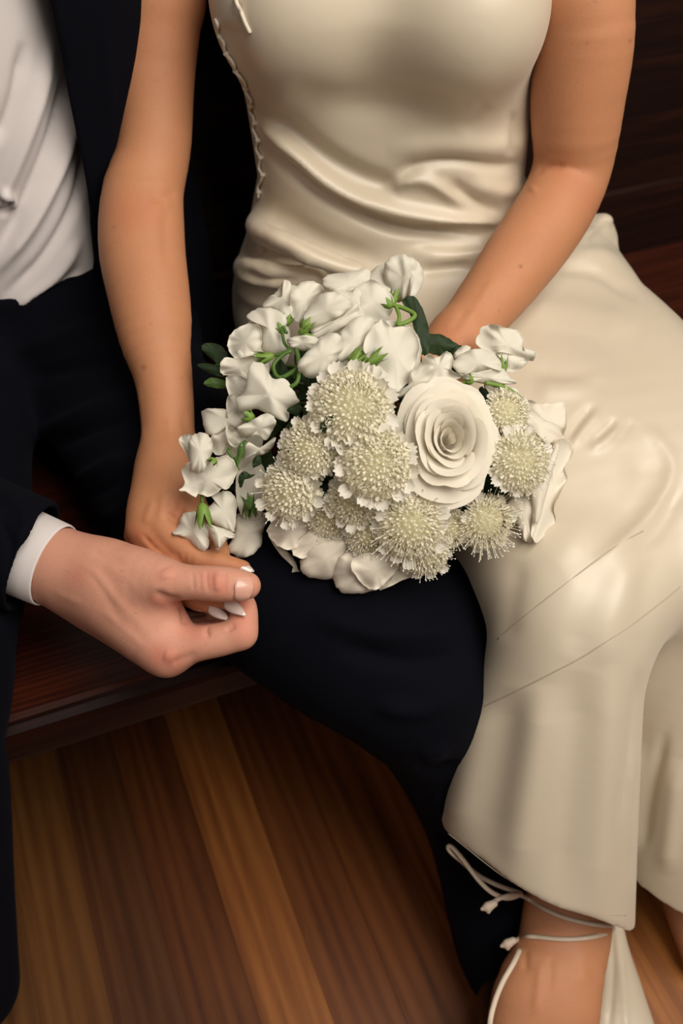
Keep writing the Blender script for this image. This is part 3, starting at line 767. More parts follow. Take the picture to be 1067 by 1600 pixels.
V = strokes(V, Q, [
    # bodice drape
    ([(400, 175), (450, 205), (520, 255), (590, 288), (625, 285)], 17, -.0125), ([(405, 190), (432, 212), (487, 266), (548, 307), (624, 328), (725, 345), (800, 348)], 12, .0150), ([(420, 235), (450, 262), (497, 303), (563, 338), (634, 361), (725, 366), (800, 360)], 10, -.0125),
    ([(612, 292), (650, 280), (685, 292), (728, 326)], 10, .0075), ([(608, 285), (650, 257), (710, 250), (780, 258), (830, 255)], 10, -.0085), ([(600, 240), (680, 225), (760, 228), (830, 225)], 18, .006), ([(700, 282), (742, 312), (790, 338)], 9, -.0070), ([(730, 285), (790, 300), (830, 290)], 14, .006),
    ([(765, 158), (745, 182), (722, 212)], 12, -.0022), ([(830, 190), (828, 230), (832, 262)], 9, .006), ([(800, 170), (806, 215), (800, 250)], 9, -.0045),
    ([(385, 350), (446, 378), (497, 402), (560, 425), (640, 440)], 12, .0100), ([(392, 320), (450, 345), (520, 385), (600, 405)], 18, -.0065), ([(372, 375), (400, 385), (412, 395)], 7, -.0090), ([(366, 405), (400, 416), (450, 412), (500, 420)], 9, .0085), ([(378, 425), (410, 440), (470, 436)], 8, -.0085), ([(365, 440), (400, 470), (450, 480)], 12, .007), ([(640, 400), (720, 400), (780, 385)], 16, .006), ([(620, 380), (720, 382), (800, 375)], 9, -.004), ([(650, 425), (740, 415)], 8, -.004),
    ([(440, 145), (520, 160), (620, 168), (720, 165)], 26, -.0050), ([(355, 30), (365, 90), (395, 160)], 22, -.0060),
    # hip and lap
    ([(905, 385), (940, 345), (958, 350)], 8, .006), ([(915, 370), (950, 375), (985, 400)], 8, -.005), ([(880, 400), (960, 400), (1010, 440)], 14, .006), ([(860, 420), (930, 425), (1000, 470)], 9, -.005), ([(800, 480), (900, 490), (1000, 520)], 26, .006), ([(820, 575), (900, 590), (960, 600)], 16, -.004), ([(830, 610), (890, 605), (960, 590)], 16, .004),
    ([(930, 630), (905, 658), (884, 690)], 6, -.0036), ([(940, 640), (912, 672), (892, 700)], 6, .0030), ([(964, 652), (945, 672), (925, 690)], 6, -.0042), ([(975, 665), (945, 690), (920, 705)], 7, .0034), ([(990, 655), (960, 690)], 6, -.002),
    ([(1000, 660), (1030, 690), (1050, 730), (1030, 785), (975, 842), (925, 882)], 12, .0040), ([(980, 690), (1005, 740), (985, 790), (935, 850), (880, 900)], 26, -.0045), ([(1060, 760), (1035, 820), (990, 870)], 12, -.0035),
    ([(950, 870), (915, 950), (890, 1030)], 22, -.0030), ([(990, 860), (965, 950), (935, 1050)], 20, .0028), ([(1025, 850), (1008, 940), (1000, 1050)], 18, -.002),
    # left edge of the skirt at the knee
    ([(812, 870), (800, 940), (790, 1010)], 18, -.0022),
    # hanging folds
    ([(752, 1090), (730, 1200), (706, 1320)], 24, .0055), ([(800, 1070), (782, 1190), (752, 1350)], 30, -.0042), ([(850, 1060), (828, 1220), (800, 1400)], 28, .0060), ([(905, 1040), (893, 1220), (872, 1430)], 26, -.0048), ([(955, 1030), (945, 1230), (930, 1450)], 22, .0050), ([(1002, 1032), (985, 1150), (966, 1300)], 6, -.0022), ([(985, 1150), (982, 1300), (980, 1450)], 8, .003),
    ([(1042, 1140), (1018, 1240), (1004, 1330)], 9, -.0060), ([(1060, 1180), (1048, 1290), (1040, 1370)], 16, .006), ([(1000, 1150), (996, 1250), (990, 1340)], 8, .004),
])
V = relax(V, Q, 1)
dress = mesh_obj('dress', V, Q, M['satin'], bride)
DV = V
def line_part(name, line, r, mat, parent, lift=0., n=5):
    p = on_surf(DV, line, lift, n)
    p = np.array(p); 
    for _ in range(2): p[1:-1] = (p[:-2] + 2 * p[1:-1] + p[2:]) / 4
    return mesh_obj(name, *tube(p, r, 6, 2), mat, parent)
line_part('seam', [(1004, 830), (975, 846), (942, 868), (885, 911), (838, 948), (805, 975), (778, 998)], .0008, M['satin_seam'], dress)
line_part('seam', [(1062, 917), (1030, 943), (988, 975), (950, 1000), (912, 1025), (870, 1047), (832, 1067), (785, 1090), (736, 1113)], .0009, M['satin_seam'], dress)
line_part('seam', [(700, 1302), (720, 1318), (760, 1350), (800, 1378), (850, 1398), (900, 1418), (940, 1428), (978, 1430)], .0005, M['satin_seam'], dress)
# cord and button loops down the side
lp = [(334, 42), (338, 62), (347, 84), (357, 102), (363, 125), (366, 150), (374, 168), (375, 186), (384, 202), (388, 225), (388, 245), (390, 270), (390, 300)]
pu, pv, pd = proj(DV)
def rim(v, inset):
    m = np.nonzero((np.abs(pv - v) < 3.5) & (pu < 520))[0]; i = m[np.argmin(pu[m])]
    return P(pu[i] + inset, v, pd[i] - .010)
def rim_at(v, inset):
    q = rim(v, inset); a, b, d = proj(q[None, :])
    return surf(DV, a[0], v, .0022)
lp = [rim_at(v, 6 + 2.5 * math.sin(v * .21)) for v in range(30, 312, 9)]
mesh_obj('side_trim', *tube(lp, .0019, 6, 3), M['button'], dress)
for q in lp[3::3]:
    Vb, Qb = solid([Chain([q, q + RGT * .0015], [.0028, .0028], .002)], .0012, None, smooth=1)
    mesh_obj('button', Vb, Qb, M['button'], dress)
pts = [surf(DV, u, v, .002) for u, v in [(368, 0), (376, 18), (383, 36), (391, 52)]]
mesh_obj('bodice_cord', *tube([P(364, -30, 1.0)] + pts, .0022, 6, 4), M['button'], dress)
# back hem trailing behind the ankle
tp = Chain([P(950, 1385, 1.20), P(954, 1470, 1.215), PZ(960, 1550, .034), PZ(968, 1640, .016), PZ(975, 1760, .014)], [.010, .020, .036, .050, .055], .02, (np.array([0, .35, 1.]), .30))
Vt, Qt = solid([tp], .0025, lambda X, F: np.maximum(F, .001 - X[:, 2]), smooth=2)
Vt = strokes(Vt, Qt, [([(955, 1440), (958, 1520), (950, 1620)], 6, -.003), ([(965, 1460), (975, 1560), (980, 1640)], 6, .002)])
mesh_obj('dress_train', Vt, Qt, M['satin'], dress)

# sandal
sandal = mesh_obj('sandal', *box(-.036, .036, -.10, .10, -.006, .004, .003), M['strap'], bride)
sandal.location = P(842, 1690, 1.185); sandal.rotation_euler = (math.radians(35), 0, math.radians(6))
def strap(pts, r=.0024, name='strap', par=None, n=6, flat=.7):
    return mesh_obj(name, *tube(pts, r, 8, n, flat), M['strap'], par or sandal)
def ring_path(line, back=.035, lift=.001):
    f = [surf(BBV, u, v, lift) for u, v in line]
    return f
strap([P(812, 1398, 1.14)] + ring_path([(826, 1405), (850, 1420), (880, 1433), (915, 1442), (942, 1446)], lift=.003) + [P(956, 1447, 1.165), P(958, 1450, 1.19)], .0030)
strap([P(958, 1449, 1.185), P(952, 1456, 1.155)] + ring_path([(930, 1463), (900, 1467), (870, 1467), (840, 1464), (822, 1463)], lift=.003) + [P(815, 1464, 1.17)], .0030)
strap([P(812, 1484, 1.12), P(802, 1505, 1.10), P(785, 1535, 1.085), P(772, 1568, 1.07), P(765, 1605, 1.06), P(768, 1660, 1.07)], .0030)
# tied bow: two loops, two tails with knots
kn = P(815, 1396, 1.12)
strap([kn, P(780, 1384, 1.105), P(748, 1368, 1.10), P(720, 1345, 1.095), P(703, 1330, 1.09), P(700, 1322, 1.088), P(708, 1325, 1.085), P(725, 1345, 1.083), P(745, 1372, 1.085), P(765, 1392, 1.09), P(785, 1402, 1.10), P(800, 1402, 1.11), kn], .0029, 'bow_loop')
strap([kn, P(798, 1398, 1.10), P(780, 1404, 1.09), P(770, 1410, 1.086)], .0026, 'bow_tail')
strap([P(818, 1462, 1.16), P(808, 1468, 1.145), P(800, 1474, 1.135)], .0026, 'bow_tail')
for (u, v, d) in ((766, 1416, 1.085), (796, 1474, 1.13)):
    c = P(u, v, d)
    Vk, Qk = solid([Chain([c + RGT * .004 + UPV * .003, c - RGT * .003], [.0042, .0048], .003), Chain([c, c - UPV * .006 - RGT * .002], [.003, .0024], .003), Chain([c, c - UPV * .003 - RGT * .009], [.003, .0022], .003)], .0012, None, smooth=1)
    mesh_obj('knot', Vk, Qk, M['strap'], sandal)

# ------------------------------------------------------------------ bouquet
M['pea'] = petal_mat('sweet_pea_petal', (.83, .80, .69), (.89, .87, .78), .6, 0, .34)
M['rose'] = petal_mat('rose_petal', (.86, .79, .65), (.90, .86, .76), .55, 0, .3)
M['rose_dim'] = petal_mat('cream_rose_petal', (.86, .79, .66), (.92, .87, .76), .55, 0, .25)
M['scab'] = petal_mat('scabiosa_floret', (.88, .84, .66), (.93, .90, .78), .65, 0, .35)
M['scab_petal'] = petal_mat('scabiosa_petal', (.88, .84, .74), (.93, .90, .82), .6, 0, .35)
M['scab_core'] = plain_mat('scabiosa_core', (.62, .57, .36), .8, .2)
M['pin'] = plain_mat('scabiosa_pin', (.90, .85, .70), .5, .3)
M['green'] = plain_mat('fresh_calyx_green', (.16, .27, .045), .5, .35, .25, 150)
M['stem'] = plain_mat('stem_green', (.075, .15, .03), .5, .35, .25, 120)
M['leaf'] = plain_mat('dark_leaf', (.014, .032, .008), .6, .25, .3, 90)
bouquet = empty('bouquet', tuple(P(650, 620, .99)), 'white bridal bouquet of sweet peas, roses and pincushion blooms held on the lap', 'bouquet')

def D(u, v):
    return .898 + (.080 if u > 610 else .050) * ((u - 610) / 310) ** 2 + (.075 if v < 680 else .045) * ((v - 680) / 250) ** 2
def cr(ox, oy, s):
    return lambda pts: [(ox + s * a, oy + s * b) for a, b in pts]
A = cr(260, 380, .3749); Bc = cr(260, 640, .1874); Cc = cr(560, 480, .3374); Ec = cr(380, 640, .3749)
def closed_smooth(pts, n):
    p = np.asarray(pts, float); m = len(p); out = []
    for i in range(m):
        p0, p1, p2, p3 = p[(i - 1) % m], p[i], p[(i + 1) % m], p[(i + 2) % m]
        for t in np.linspace(0, 1, n, endpoint=False):
            out.append(.5 * (2 * p1 + (p2 - p0) * t + (2 * p0 - 5 * p1 + 4 * p2 - p3) * t * t + (3 * p1 - p0 - 3 * p2 + p3) * t ** 3))
    return np.array(out)
_ps = [0]
def petal(outline, parent, off=0., bulge=.008, tilt=(0, 0), ruffle=.0025, mat='pea', curl=.004, creases=(), name='petal'):
    """thin curved petal: outline, distance, belly, lean (metres per petal radius), wavy and rolled rim"""
    _ps[0] += 1; rg = np.random.default_rng(_ps[0] * 13 + 5)
    o = closed_smooth(outline, 5); c = o.mean(0); rad = np.linalg.norm(o - c, axis=1).mean()
    d0 = D(*c) + off
    bulge *= .42; curl = curl * rg.choice([-.8, .6, 1.0])
    rings = [0, .18, .36, .54, .70, .83, .92, .97, 1.0]
    th = np.linspace(0, 2 * np.pi, len(o), endpoint=False); ph = rg.uniform(0, 6.28, 3)
    o = c + (o - c) * (1 + .016 * np.sin(11 * th + ph[0]) + .014 * np.sin(17 * th + ph[1]) + .010 * np.sin(29 * th + ph[2]))[:, None]
    fa = rg.uniform(0, 3.14); fx, fy = math.cos(fa), math.sin(fa)
    V, F = [], []
    for r in rings:
        q = c + (o - c) * r
        dd = d0 - bulge * (1 - r * r) + tilt[0] * (q[:, 0] - c[0]) / rad + tilt[1] * (q[:, 1] - c[1]) / rad
        dd = dd + ruffle * r ** 3 * (np.sin(3 * th + ph[0]) + .7 * np.sin(5 * th + ph[1]) + .5 * np.sin(8 * th + ph[2])) + curl * max(0, (r - .8) / .2) ** 2
        rib = ((q[:, 0] - c[0]) * fx + (q[:, 1] - c[1]) * fy) / rad
        dd = dd + .0012 * np.abs(np.sin(rib * 2.6 + ph[0])) * (.4 + .6 * r) + .0009 * np.sin(11 * th + ph[1]) * r ** 4
        dd = dd + .0016 * np.sin(q[:, 0] * .10 + ph[1]) * np.sin(q[:, 1] * .09 + ph[2]) * (1 - r * .3)
        for ln, w, am in creases:
            ds, t = dist_poly(q[:, 0], q[:, 1], ln); dd = dd - am * np.exp(-(ds / w) ** 2)
        V.append([P(a, b, e) for (a, b), e in zip(q, dd)] if r else [P(c[0], c[1], dd.mean())])
    m = len(o)
    VV = [V[0][0]] + [p for r in V[1:] for p in r]
    for i in range(m): F.append((0, 1 + i, 1 + (i + 1) % m))
    for k in range(len(rings) - 2):
        for i in range(m):
            j = (i + 1) % m
            F.append((1 + k * m + i, 1 + (k + 1) * m + i, 1 + (k + 1) * m + j, 1 + k * m + j))
    # a second skin a third of a millimetre behind gives the petal its thickness
    n0 = len(VV); VV += [p + FWD * .00035 for p in VV]
    F2 = [tuple(n0 + i for i in f[::-1]) for f in F]
    b = 1 + (len(rings) - 2) * m
    F3 = [(b + i, n0 + b + i, n0 + b + (i + 1) % m, b + (i + 1) % m) for i in range(m)]
    return mesh_obj(name, VV, F + F2 + F3, M[mat], parent)
def calyx(name, p0, p1, r, mat, parent, lobes=5, flare=1.5, seed=0):
    """small green cup with pointed lobes, from stem end p0 towards the petals p1"""
    p0, p1 = np.asarray(p0, float), np.asarray(p1, float); ax = p1 - p0; L = np.linalg.norm(ax); ax /= L
    u = np.cross(ax, [0.3, .5, .8]); u /= np.linalg.norm(u); w = np.cross(ax, u)
    seg = lobes * 4; V, F = [], []
    for k, (t, rr) in enumerate([(0, .35), (.2, .8), (.5, 1.0), (.75, 1.05), (1, 1.0)]):
        for i in range(seg):
            a = 2 * math.pi * i / seg
            lob = (.5 + .5 * math.cos(lobes * a)) if k >= 3 else 0
            tt = t if k < 3 else .5 + (t - .5) * (.15 + lob * 2.0)
            r2 = r * rr * (1 + (flare - 1) * lob * (k - 2) * .5 if k >= 3 else 1)
            V.append(p0 + ax * L * tt + r2 * (math.cos(a) * u + math.sin(a) * w))
    for k in range(4):
        for i in range(seg):
            j = (i + 1) % seg; F.append((k * seg + i, k * seg + j, (k + 1) * seg + j, (k + 1) * seg + i))
    F.append(tuple(range(seg))[::-1])
    return mesh_obj(name, V, F, M[mat], parent)
def leaf(outline, off, mat='leaf', bulge=.004, tilt=(0, 0), parent=None, vein=None):
    return petal(outline, parent or bouquet, off, bulge, tilt, .0008, mat, 0, ([(vein, 3, -.0025)] if vein else ()), 'leaf')
def pxd(u, v, off): return P(u, v, D(u, v) + off)
def sweet_pea(cal, petals, label=None, mat='green', r=.0042):
    """cal: (u0, v0, u1, v1, off) stem end and petal end of the calyx"""
    u0, v0, u1, v1, off = cal
    root = calyx('sweet_pea', pxd(u0, v0, off + .002), pxd(u1, v1, off), r, mat, bouquet)
    if label: root['label'] = label
    for p in petals:
        petal(p[0], root, *p[1:2], **(p[2] if len(p) > 2 else {}))
    return root
def stem(pts, r=.0016, mat='stem', parent=None, name='stem'):
    return mesh_obj(name, *tube([pxd(a, b, o) for a, b, o in pts], r, 7, 5), M[mat], parent or bouquet)

# --- sweet peas, upper group
sweet_pea((612, 476, 616, 462, .012), [
    (A([(905, 110), (930, 62), (985, 45), (1040, 80), (1067, 130), (1050, 190), (1000, 235), (960, 245), (925, 200)]), -.004, dict(bulge=.014, tilt=(0, .010), creases=[(A([(990, 60), (1000, 140), (985, 230)]), 5, .003)])),
    (A([(1000, 60), (1045, 75), (1072, 130), (1055, 200), (1010, 235), (1015, 150)]), -.010, dict(bulge=.006, tilt=(.006, 0))),
    (A([(840, 130), (905, 85), (940, 140), (945, 215), (890, 235), (820, 205)]), .010, dict(tilt=(0, -.004))),
    (A([(780, 200), (850, 150), (930, 200), (945, 275), (900, 330), (820, 310), (785, 260)]), .012, {})], 'upright sweet pea bloom at the top of the bouquet')
sweet_pea((575, 478, 570, 465, .018), [
    (A([(650, 165), (672, 132), (760, 120), (840, 108), (862, 165), (835, 200), (790, 188), (740, 212), (680, 200)]), .004, dict(tilt=(0, -.012), ruffle=.004)),
    (A([(690, 190), (760, 200), (840, 200), (850, 260), (800, 300), (730, 280), (700, 240)]), .010, {})])
sweet_pea((470, 512, 480, 498, .004), [
    (A([(558, 330), (580, 280), (640, 215), (700, 203), (750, 225), (770, 262), (720, 310), (650, 345), (590, 355)]), -.012, dict(bulge=.012, tilt=(0, .006))),
    (A([(598, 390), (650, 350), (740, 298), (790, 252), (803, 282), (772, 330), (700, 375), (640, 400)]), -.004, dict(bulge=.006, tilt=(0, .006), ruffle=.003)),
    (A([(600, 340), (680, 300), (800, 260), (830, 330), (780, 420), (690, 430), (620, 400)]), .010, {})])
sweet_pea((446, 508, 450, 498, .010), [
    (A([(400, 262), (440, 215), (480, 222), (478, 172), (500, 152), (522, 175), (515, 220), (545, 270), (505, 315), (450, 285)]), .002, dict(ruffle=.005, bulge=.01)),
    (A([(515, 230), (560, 165), (625, 163), (655, 200), (600, 262), (562, 325), (525, 312)]), .006, dict(ruffle=.005, tilt=(.006, .002))),
    (A([(440, 230), (480, 180), (560, 180), (620, 220), (560, 300), (480, 320), (430, 280)]), .016, {})])
sweet_pea((444, 520, 438, 512, .004), [
    (A([(335, 312), (360, 280), (420, 268), (480, 288), (503, 322), (490, 380), (518, 440), (470, 462), (400, 442), (395, 380), (385, 340)]), .002, dict(bulge=.010, tilt=(-.004, -.002), creases=[(A([(420, 280), (430, 360), (470, 440)]), 6, .002)])),
    (A([(360, 300), (480, 300), (520, 420), (480, 520), (380, 500), (340, 400)]), .016, {})])
sweet_pea((424, 555, 406, 558, -.004), [
    (A([(255, 412), (275, 370), (330, 338), (385, 343), (397, 390), (390, 440), (350, 470), (290, 482), (260, 447)]), .000, dict(bulge=.012, tilt=(-.006, 0))),
    (A([(222, 522), (240, 478), (300, 480), (362, 468), (392, 500), (378, 562), (330, 565), (268, 552), (235, 548)]), .002, dict(bulge=.008, tilt=(-.004, .004), ruffle=.004)),
    (A([(300, 440), (380, 440), (430, 520), (400, 600), (320, 590), (280, 520)]), .014, {})], 'sweet pea bloom with a green calyx at the left shoulder of the bouquet')
sweet_pea((478, 548, 474, 540, .004), [
    (A([(503, 400), (560, 384), (620, 389), (642, 420), (600, 446), (540, 446), (510, 425)]), -.010, dict(bulge=.006, tilt=(0, .005))),
    (A([(546, 520), (560, 480), (610, 430), (660, 384), (715, 376), (738, 430), (715, 472), (690, 530), (640, 562), (580, 557)]), -.016, dict(bulge=.012, tilt=(.004, .004), creases=[(A([(720, 400), (690, 470), (640, 540)]), 6, .003)]))])
sweet_pea((545, 565, 560, 552, .002), [
    (A([(722, 380), (760, 330), (810, 303), (868, 320), (852, 370), (822, 420), (790, 470), (742, 492), (700, 492), (718, 440)]), -.004, dict(bulge=.010, tilt=(.004, 0))),
    (A([(700, 430), (780, 400), (830, 480), (790, 560), (720, 560), (690, 500)]), .014, {})])
sweet_pea((566, 588, 586, 562, -.006), [
    (A([(820, 420), (858, 350), (900, 318), (945, 350), (1010, 347), (1048, 390), (1053, 450), (1030, 520), (1032, 560), (985, 600), (950, 622), (900, 562), (850, 500)]), .000, dict(bulge=.014, tilt=(.002, -.004), ruffle=.004, creases=[(A([(880, 340), (890, 430), (860, 500)]), 6, .002)])),
    (A([(830, 470), (900, 520), (980, 580), (960, 640), (880, 620), (820, 560)]), .006, dict(tilt=(0, .004))),
    (A([(900, 330), (1000, 340), (1060, 420), (1040, 560), (960, 580), (900, 480)]), .016, {})], 'wide open sweet pea bloom with a star calyx above the pincushions')
# --- left flank
sweet_pea((398, 655, 390, 652, .004), [
    (A([(345, 512), (400, 498), (440, 560), (500, 568), (532, 620), (552, 660), (512, 690), (507, 742), (440, 722), (380, 692), (310, 702), (290, 650), (330, 610)]), -.010, dict(bulge=.014, tilt=(0, .004), ruffle=.004, creases=[(A([(360, 530), (420, 610), (450, 700)]), 8, .002)])),
    (A([(248, 562), (290, 548), (340, 570), (352, 612), (312, 640), (302, 692), (262, 640)]), .004, dict(tilt=(-.006, 0))),
    (A([(255, 640), (310, 630), (330, 700), (300, 760), (255, 720)]), .008, dict(ruffle=.004))])
sweet_pea((392, 654, 384, 650, -.004), [
    (A([(148, 702), (200, 688), (262, 690), (322, 658), (332, 720), (302, 770), (250, 772), (205, 802), (165, 790)]), .002, dict(bulge=.009, tilt=(-.003, -.003))),
    (A([(190, 800), (250, 770), (300, 790), (312, 850), (272, 842), (232, 882), (192, 870)]), .008, dict(ruffle=.004)),
    (A([(293, 772), (350, 740), (420, 708), (457, 740), (442, 780), (412, 822), (370, 800), (330, 812)]), -.012, dict(bulge=.007, tilt=(0, .006), ruffle=.005)),
    (A([(316, 902), (338, 830), (390, 850), (452, 808), (442, 852), (402, 882), (360, 882)]), -.002, dict(ruffle=.005, tilt=(0, .004))),
    (A([(248, 760), (300, 788), (328, 830), (292, 852), (258, 830)]), -.001, dict(ruffle=.005)),
    (A([(210, 720), (320, 700), (400, 780), (380, 900), (300, 950), (230, 880)]), .016, {})])
# --- two hanging blooms by the hands
pf = sweet_pea((336, 716, 332, 722, -.034), [
    (Bc([(185, 300), (200, 230), (260, 195), (320, 195), (370, 240), (387, 330), (350, 440), (300, 522), (240, 524), (195, 480)]), -.036, dict(bulge=.012, tilt=(0, -.002), curl=.006)),
    (Bc([(103, 260), (140, 213), (205, 213), (195, 300), (185, 412), (158, 360)]), -.026, dict(tilt=(-.004, 0))),
    (Bc([(130, 500), (190, 440), (340, 440), (420, 400), (500, 383), (572, 440), (587, 520), (552, 610), (500, 667), (460, 660), (430, 692), (340, 727), (270, 702), (240, 732), (180, 692), (108, 672), (150, 620)]), -.022, dict(bulge=.008, tilt=(.002, .006), creases=[(Bc([(340, 440), (290, 560), (260, 700)]), 5, -.003)]))], 'hooded sweet pea bloom hanging over the clasped hands')
stem([(315, 772, -.020), (316, 780, -.026), (316, 788, -.030)], .0016)
sweet_pea((316, 786, 318, 812, -.032), [
    (Bc([(48, 1032), (100, 960), (130, 880), (180, 853), (262, 860), (322, 930), (352, 1050), (352, 1140), (310, 1187), (250, 1150), (170, 1082), (110, 1052)]), -.026, dict(bulge=.010, tilt=(0, -.004), creases=[(Bc([(230, 870), (250, 990), (300, 1170)]), 7, .003)])),
    (Bc([(318, 940), (400, 968), (520, 1008), (572, 1040), (562, 1072), (510, 1082), (450, 1152), (413, 1142), (370, 1050)]), -.028, dict(bulge=.005, tilt=(.002, -.003), creases=[(Bc([(340, 940), (420, 1020), (440, 1130)]), 5, .003)])),
    (Bc([(330, 840), (400, 760), (370, 715), (440, 690), (520, 680), (588, 760), (582, 880), (572, 1000), (540, 1022), (450, 982), (350, 922)]), -.010, dict(bulge=.008))], 'lowest sweet pea bloom with a long green calyx, touching the fingers', 'green', .0062)
sweet_pea((388, 780, 390, 800, .000), [
    (Bc([(590, 880), (660, 858), (760, 850), (832, 870), (832, 950), (802, 1020), (797, 1110), (740, 1192), (640, 1237), (560, 1212), (498, 1160), (540, 1100), (572, 1000)]), .008, dict(bulge=.011, ruffle=.003)),
    (Bc([(590, 500), (640, 400), (760, 420), (830, 540), (810, 700), (780, 900), (640, 900), (580, 720)]), .018, {})], None, 'stem', .0055)
# --- right shoulder
sweet_pea((786, 583, 785, 566, .002), [
    (Cc([(545, 170), (560, 110), (600, 80), (650, 85), (700, 100), (742, 110), (767, 160), (770, 200), (822, 203), (816, 242), (780, 247), (720, 232), (680, 252), (640, 222), (600, 205)]), -.002, dict(bulge=.011, ruffle=.004, creases=[(Cc([(600, 100), (640, 150), (650, 220)]), 5, .003)])),
    (Cc([(640, 210), (720, 220), (790, 240), (760, 280), (700, 300), (650, 270)]), .006, dict(tilt=(0, .004)))], 'sweet pea bloom at the right shoulder of the bouquet, over the lap')
sweet_pea((738, 598, 730, 592, .004), [
    (Cc([(433, 270), (470, 220), (540, 193), (600, 198), (652, 240), (662, 292), (620, 292), (540, 302), (480, 312)]), -.006, dict(bulge=.010, tilt=(0, -.003))),
    (Cc([(458, 310), (540, 300), (662, 283), (697, 320), (733, 352), (660, 358), (560, 352), (490, 332)]), -.002, dict(bulge=.006, tilt=(0, .004), ruffle=.003))])
sweet_pea((672, 590, 670, 584, .016), [
    (Cc([(288, 260), (320, 218), (370, 230), (410, 203), (442, 240), (432, 290), (482, 322), (400, 342), (320, 332), (270, 302)]), .004, dict(ruffle=.005)),
    (Cc([(440, 220), (480, 180), (520, 185), (500, 230), (460, 260)]), .010, {}),
    (Cc([(238, 300), (300, 270), (352, 280), (330, 342), (250, 392), (180, 422), (168, 400), (230, 360)]), .000, dict(tilt=(-.003, .004)))])
# visible stems between the blooms
for pts, r in (([(455, 548), (440, 556), (427, 572), (437, 590), (464, 576)], .0019), ([(462, 546), (466, 560), (466, 592), (455, 604), (440, 604)], .0021), ([(442, 590), (456, 582), (470, 570)], .0019), ([(448, 520), (441, 512), (444, 535), (452, 545)], .0016), ([(406, 556), (430, 555), (455, 546)], .0015),
               ([(545, 595), (543, 575), (552, 560)], .0017), ([(548, 595), (560, 575), (574, 560)], .0017), ([(612, 476), (632, 482), (648, 492), (638, 502), (620, 508)], .0022), ([(618, 478), (624, 495), (620, 508)], .0019), ([(758, 598), (785, 604), (806, 616), (820, 630)], .0019), ([(375, 710), (368, 722), (372, 735)], .0017), ([(384, 690), (376, 712), (366, 718)], .0020), ([(360, 700), (356, 704), (364, 716)], .0015)):
    stem([(a, b, -.006) for a, b in pts], r, 'green' if r in (.0017, .0022, .0019) and pts[0][0] > 470 else 'stem')
for (a, b, c, d_, o, m) in ((612, 480, 606, 474, -.006, 'green'), (474, 516, 480, 505, -.012, 'green'), (548, 572, 560, 556, -.010, 'green'), (574, 568, 592, 556, -.014, 'green'), (428, 555, 410, 560, -.012, 'green'), (396, 654, 388, 650, -.014, 'green'), (392, 795, 388, 780, -.012, 'stem'), (466, 520, 480, 518, -.012, 'green')):
    calyx('calyx', pxd(a, b, o), pxd(c, d_, o - .001), .0042, m, bouquet, flare=1.7)

# --- leaves
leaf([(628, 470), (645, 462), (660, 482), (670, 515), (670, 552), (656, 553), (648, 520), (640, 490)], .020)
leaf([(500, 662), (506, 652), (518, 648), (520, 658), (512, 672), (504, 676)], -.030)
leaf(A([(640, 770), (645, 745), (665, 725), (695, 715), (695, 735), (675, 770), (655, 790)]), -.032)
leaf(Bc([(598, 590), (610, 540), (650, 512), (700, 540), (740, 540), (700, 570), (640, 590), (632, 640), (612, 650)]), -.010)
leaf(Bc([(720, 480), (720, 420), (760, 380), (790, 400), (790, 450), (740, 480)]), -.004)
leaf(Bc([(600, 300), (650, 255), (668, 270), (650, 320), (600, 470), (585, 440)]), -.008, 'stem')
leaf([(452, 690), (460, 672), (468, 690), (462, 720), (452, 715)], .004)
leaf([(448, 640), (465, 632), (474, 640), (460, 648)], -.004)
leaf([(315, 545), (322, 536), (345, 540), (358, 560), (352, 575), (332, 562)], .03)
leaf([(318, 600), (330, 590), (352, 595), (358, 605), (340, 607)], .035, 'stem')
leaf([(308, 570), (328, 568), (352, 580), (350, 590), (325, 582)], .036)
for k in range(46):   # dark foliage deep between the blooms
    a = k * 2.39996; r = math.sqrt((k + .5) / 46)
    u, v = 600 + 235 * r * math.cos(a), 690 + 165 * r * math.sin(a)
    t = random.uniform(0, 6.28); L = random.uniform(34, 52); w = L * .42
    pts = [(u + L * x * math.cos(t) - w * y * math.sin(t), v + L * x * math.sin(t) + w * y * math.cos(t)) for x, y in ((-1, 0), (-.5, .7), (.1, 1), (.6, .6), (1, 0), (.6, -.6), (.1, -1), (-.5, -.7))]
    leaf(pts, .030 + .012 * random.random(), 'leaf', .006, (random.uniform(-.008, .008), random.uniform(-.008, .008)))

# --- stems gathered in the hand, running on towards the suit
grip = P(648, 622, .992); tail = P(345, 585, 1.035)
for k in range(16):
    a = k * 2.39996; r = math.sqrt((k + .5) / 16)
    u, v = 590 + 200 * r * math.cos(a), 690 + 140 * r * math.sin(a)
    j = np.array([math.cos(a) * .3, math.sin(a) * .3, math.sin(a)]) * .012 * r
    top = P(u, v, D(u, v) + .028)
    e = tail + np.array([random.uniform(-.03, .04), random.uniform(-.01, .02), random.uniform(-.006, .016)])
    mesh_obj('stem', *tube([top, top * .45 + grip * .55 + j + FWD * .012, grip + j, grip * .4 + e * .6 + j * .7, e], .0019, 6, 5), M['stem'], bouquet)

# --- frames for blooms that face outwards from the dome
def frame(u, v, lean=1.0):
    r = np.array([(u - 610) / 310, (v - 680) / 250])
    n = TOCAM + lean * (.75 * r[0] * RGT - .75 * r[1] * UPV) + UPV * .12
    n /= np.linalg.norm(n)
    x = RGT - n * (RGT @ n); x /= np.linalg.norm(x)
    return x, np.cross(n, x), n

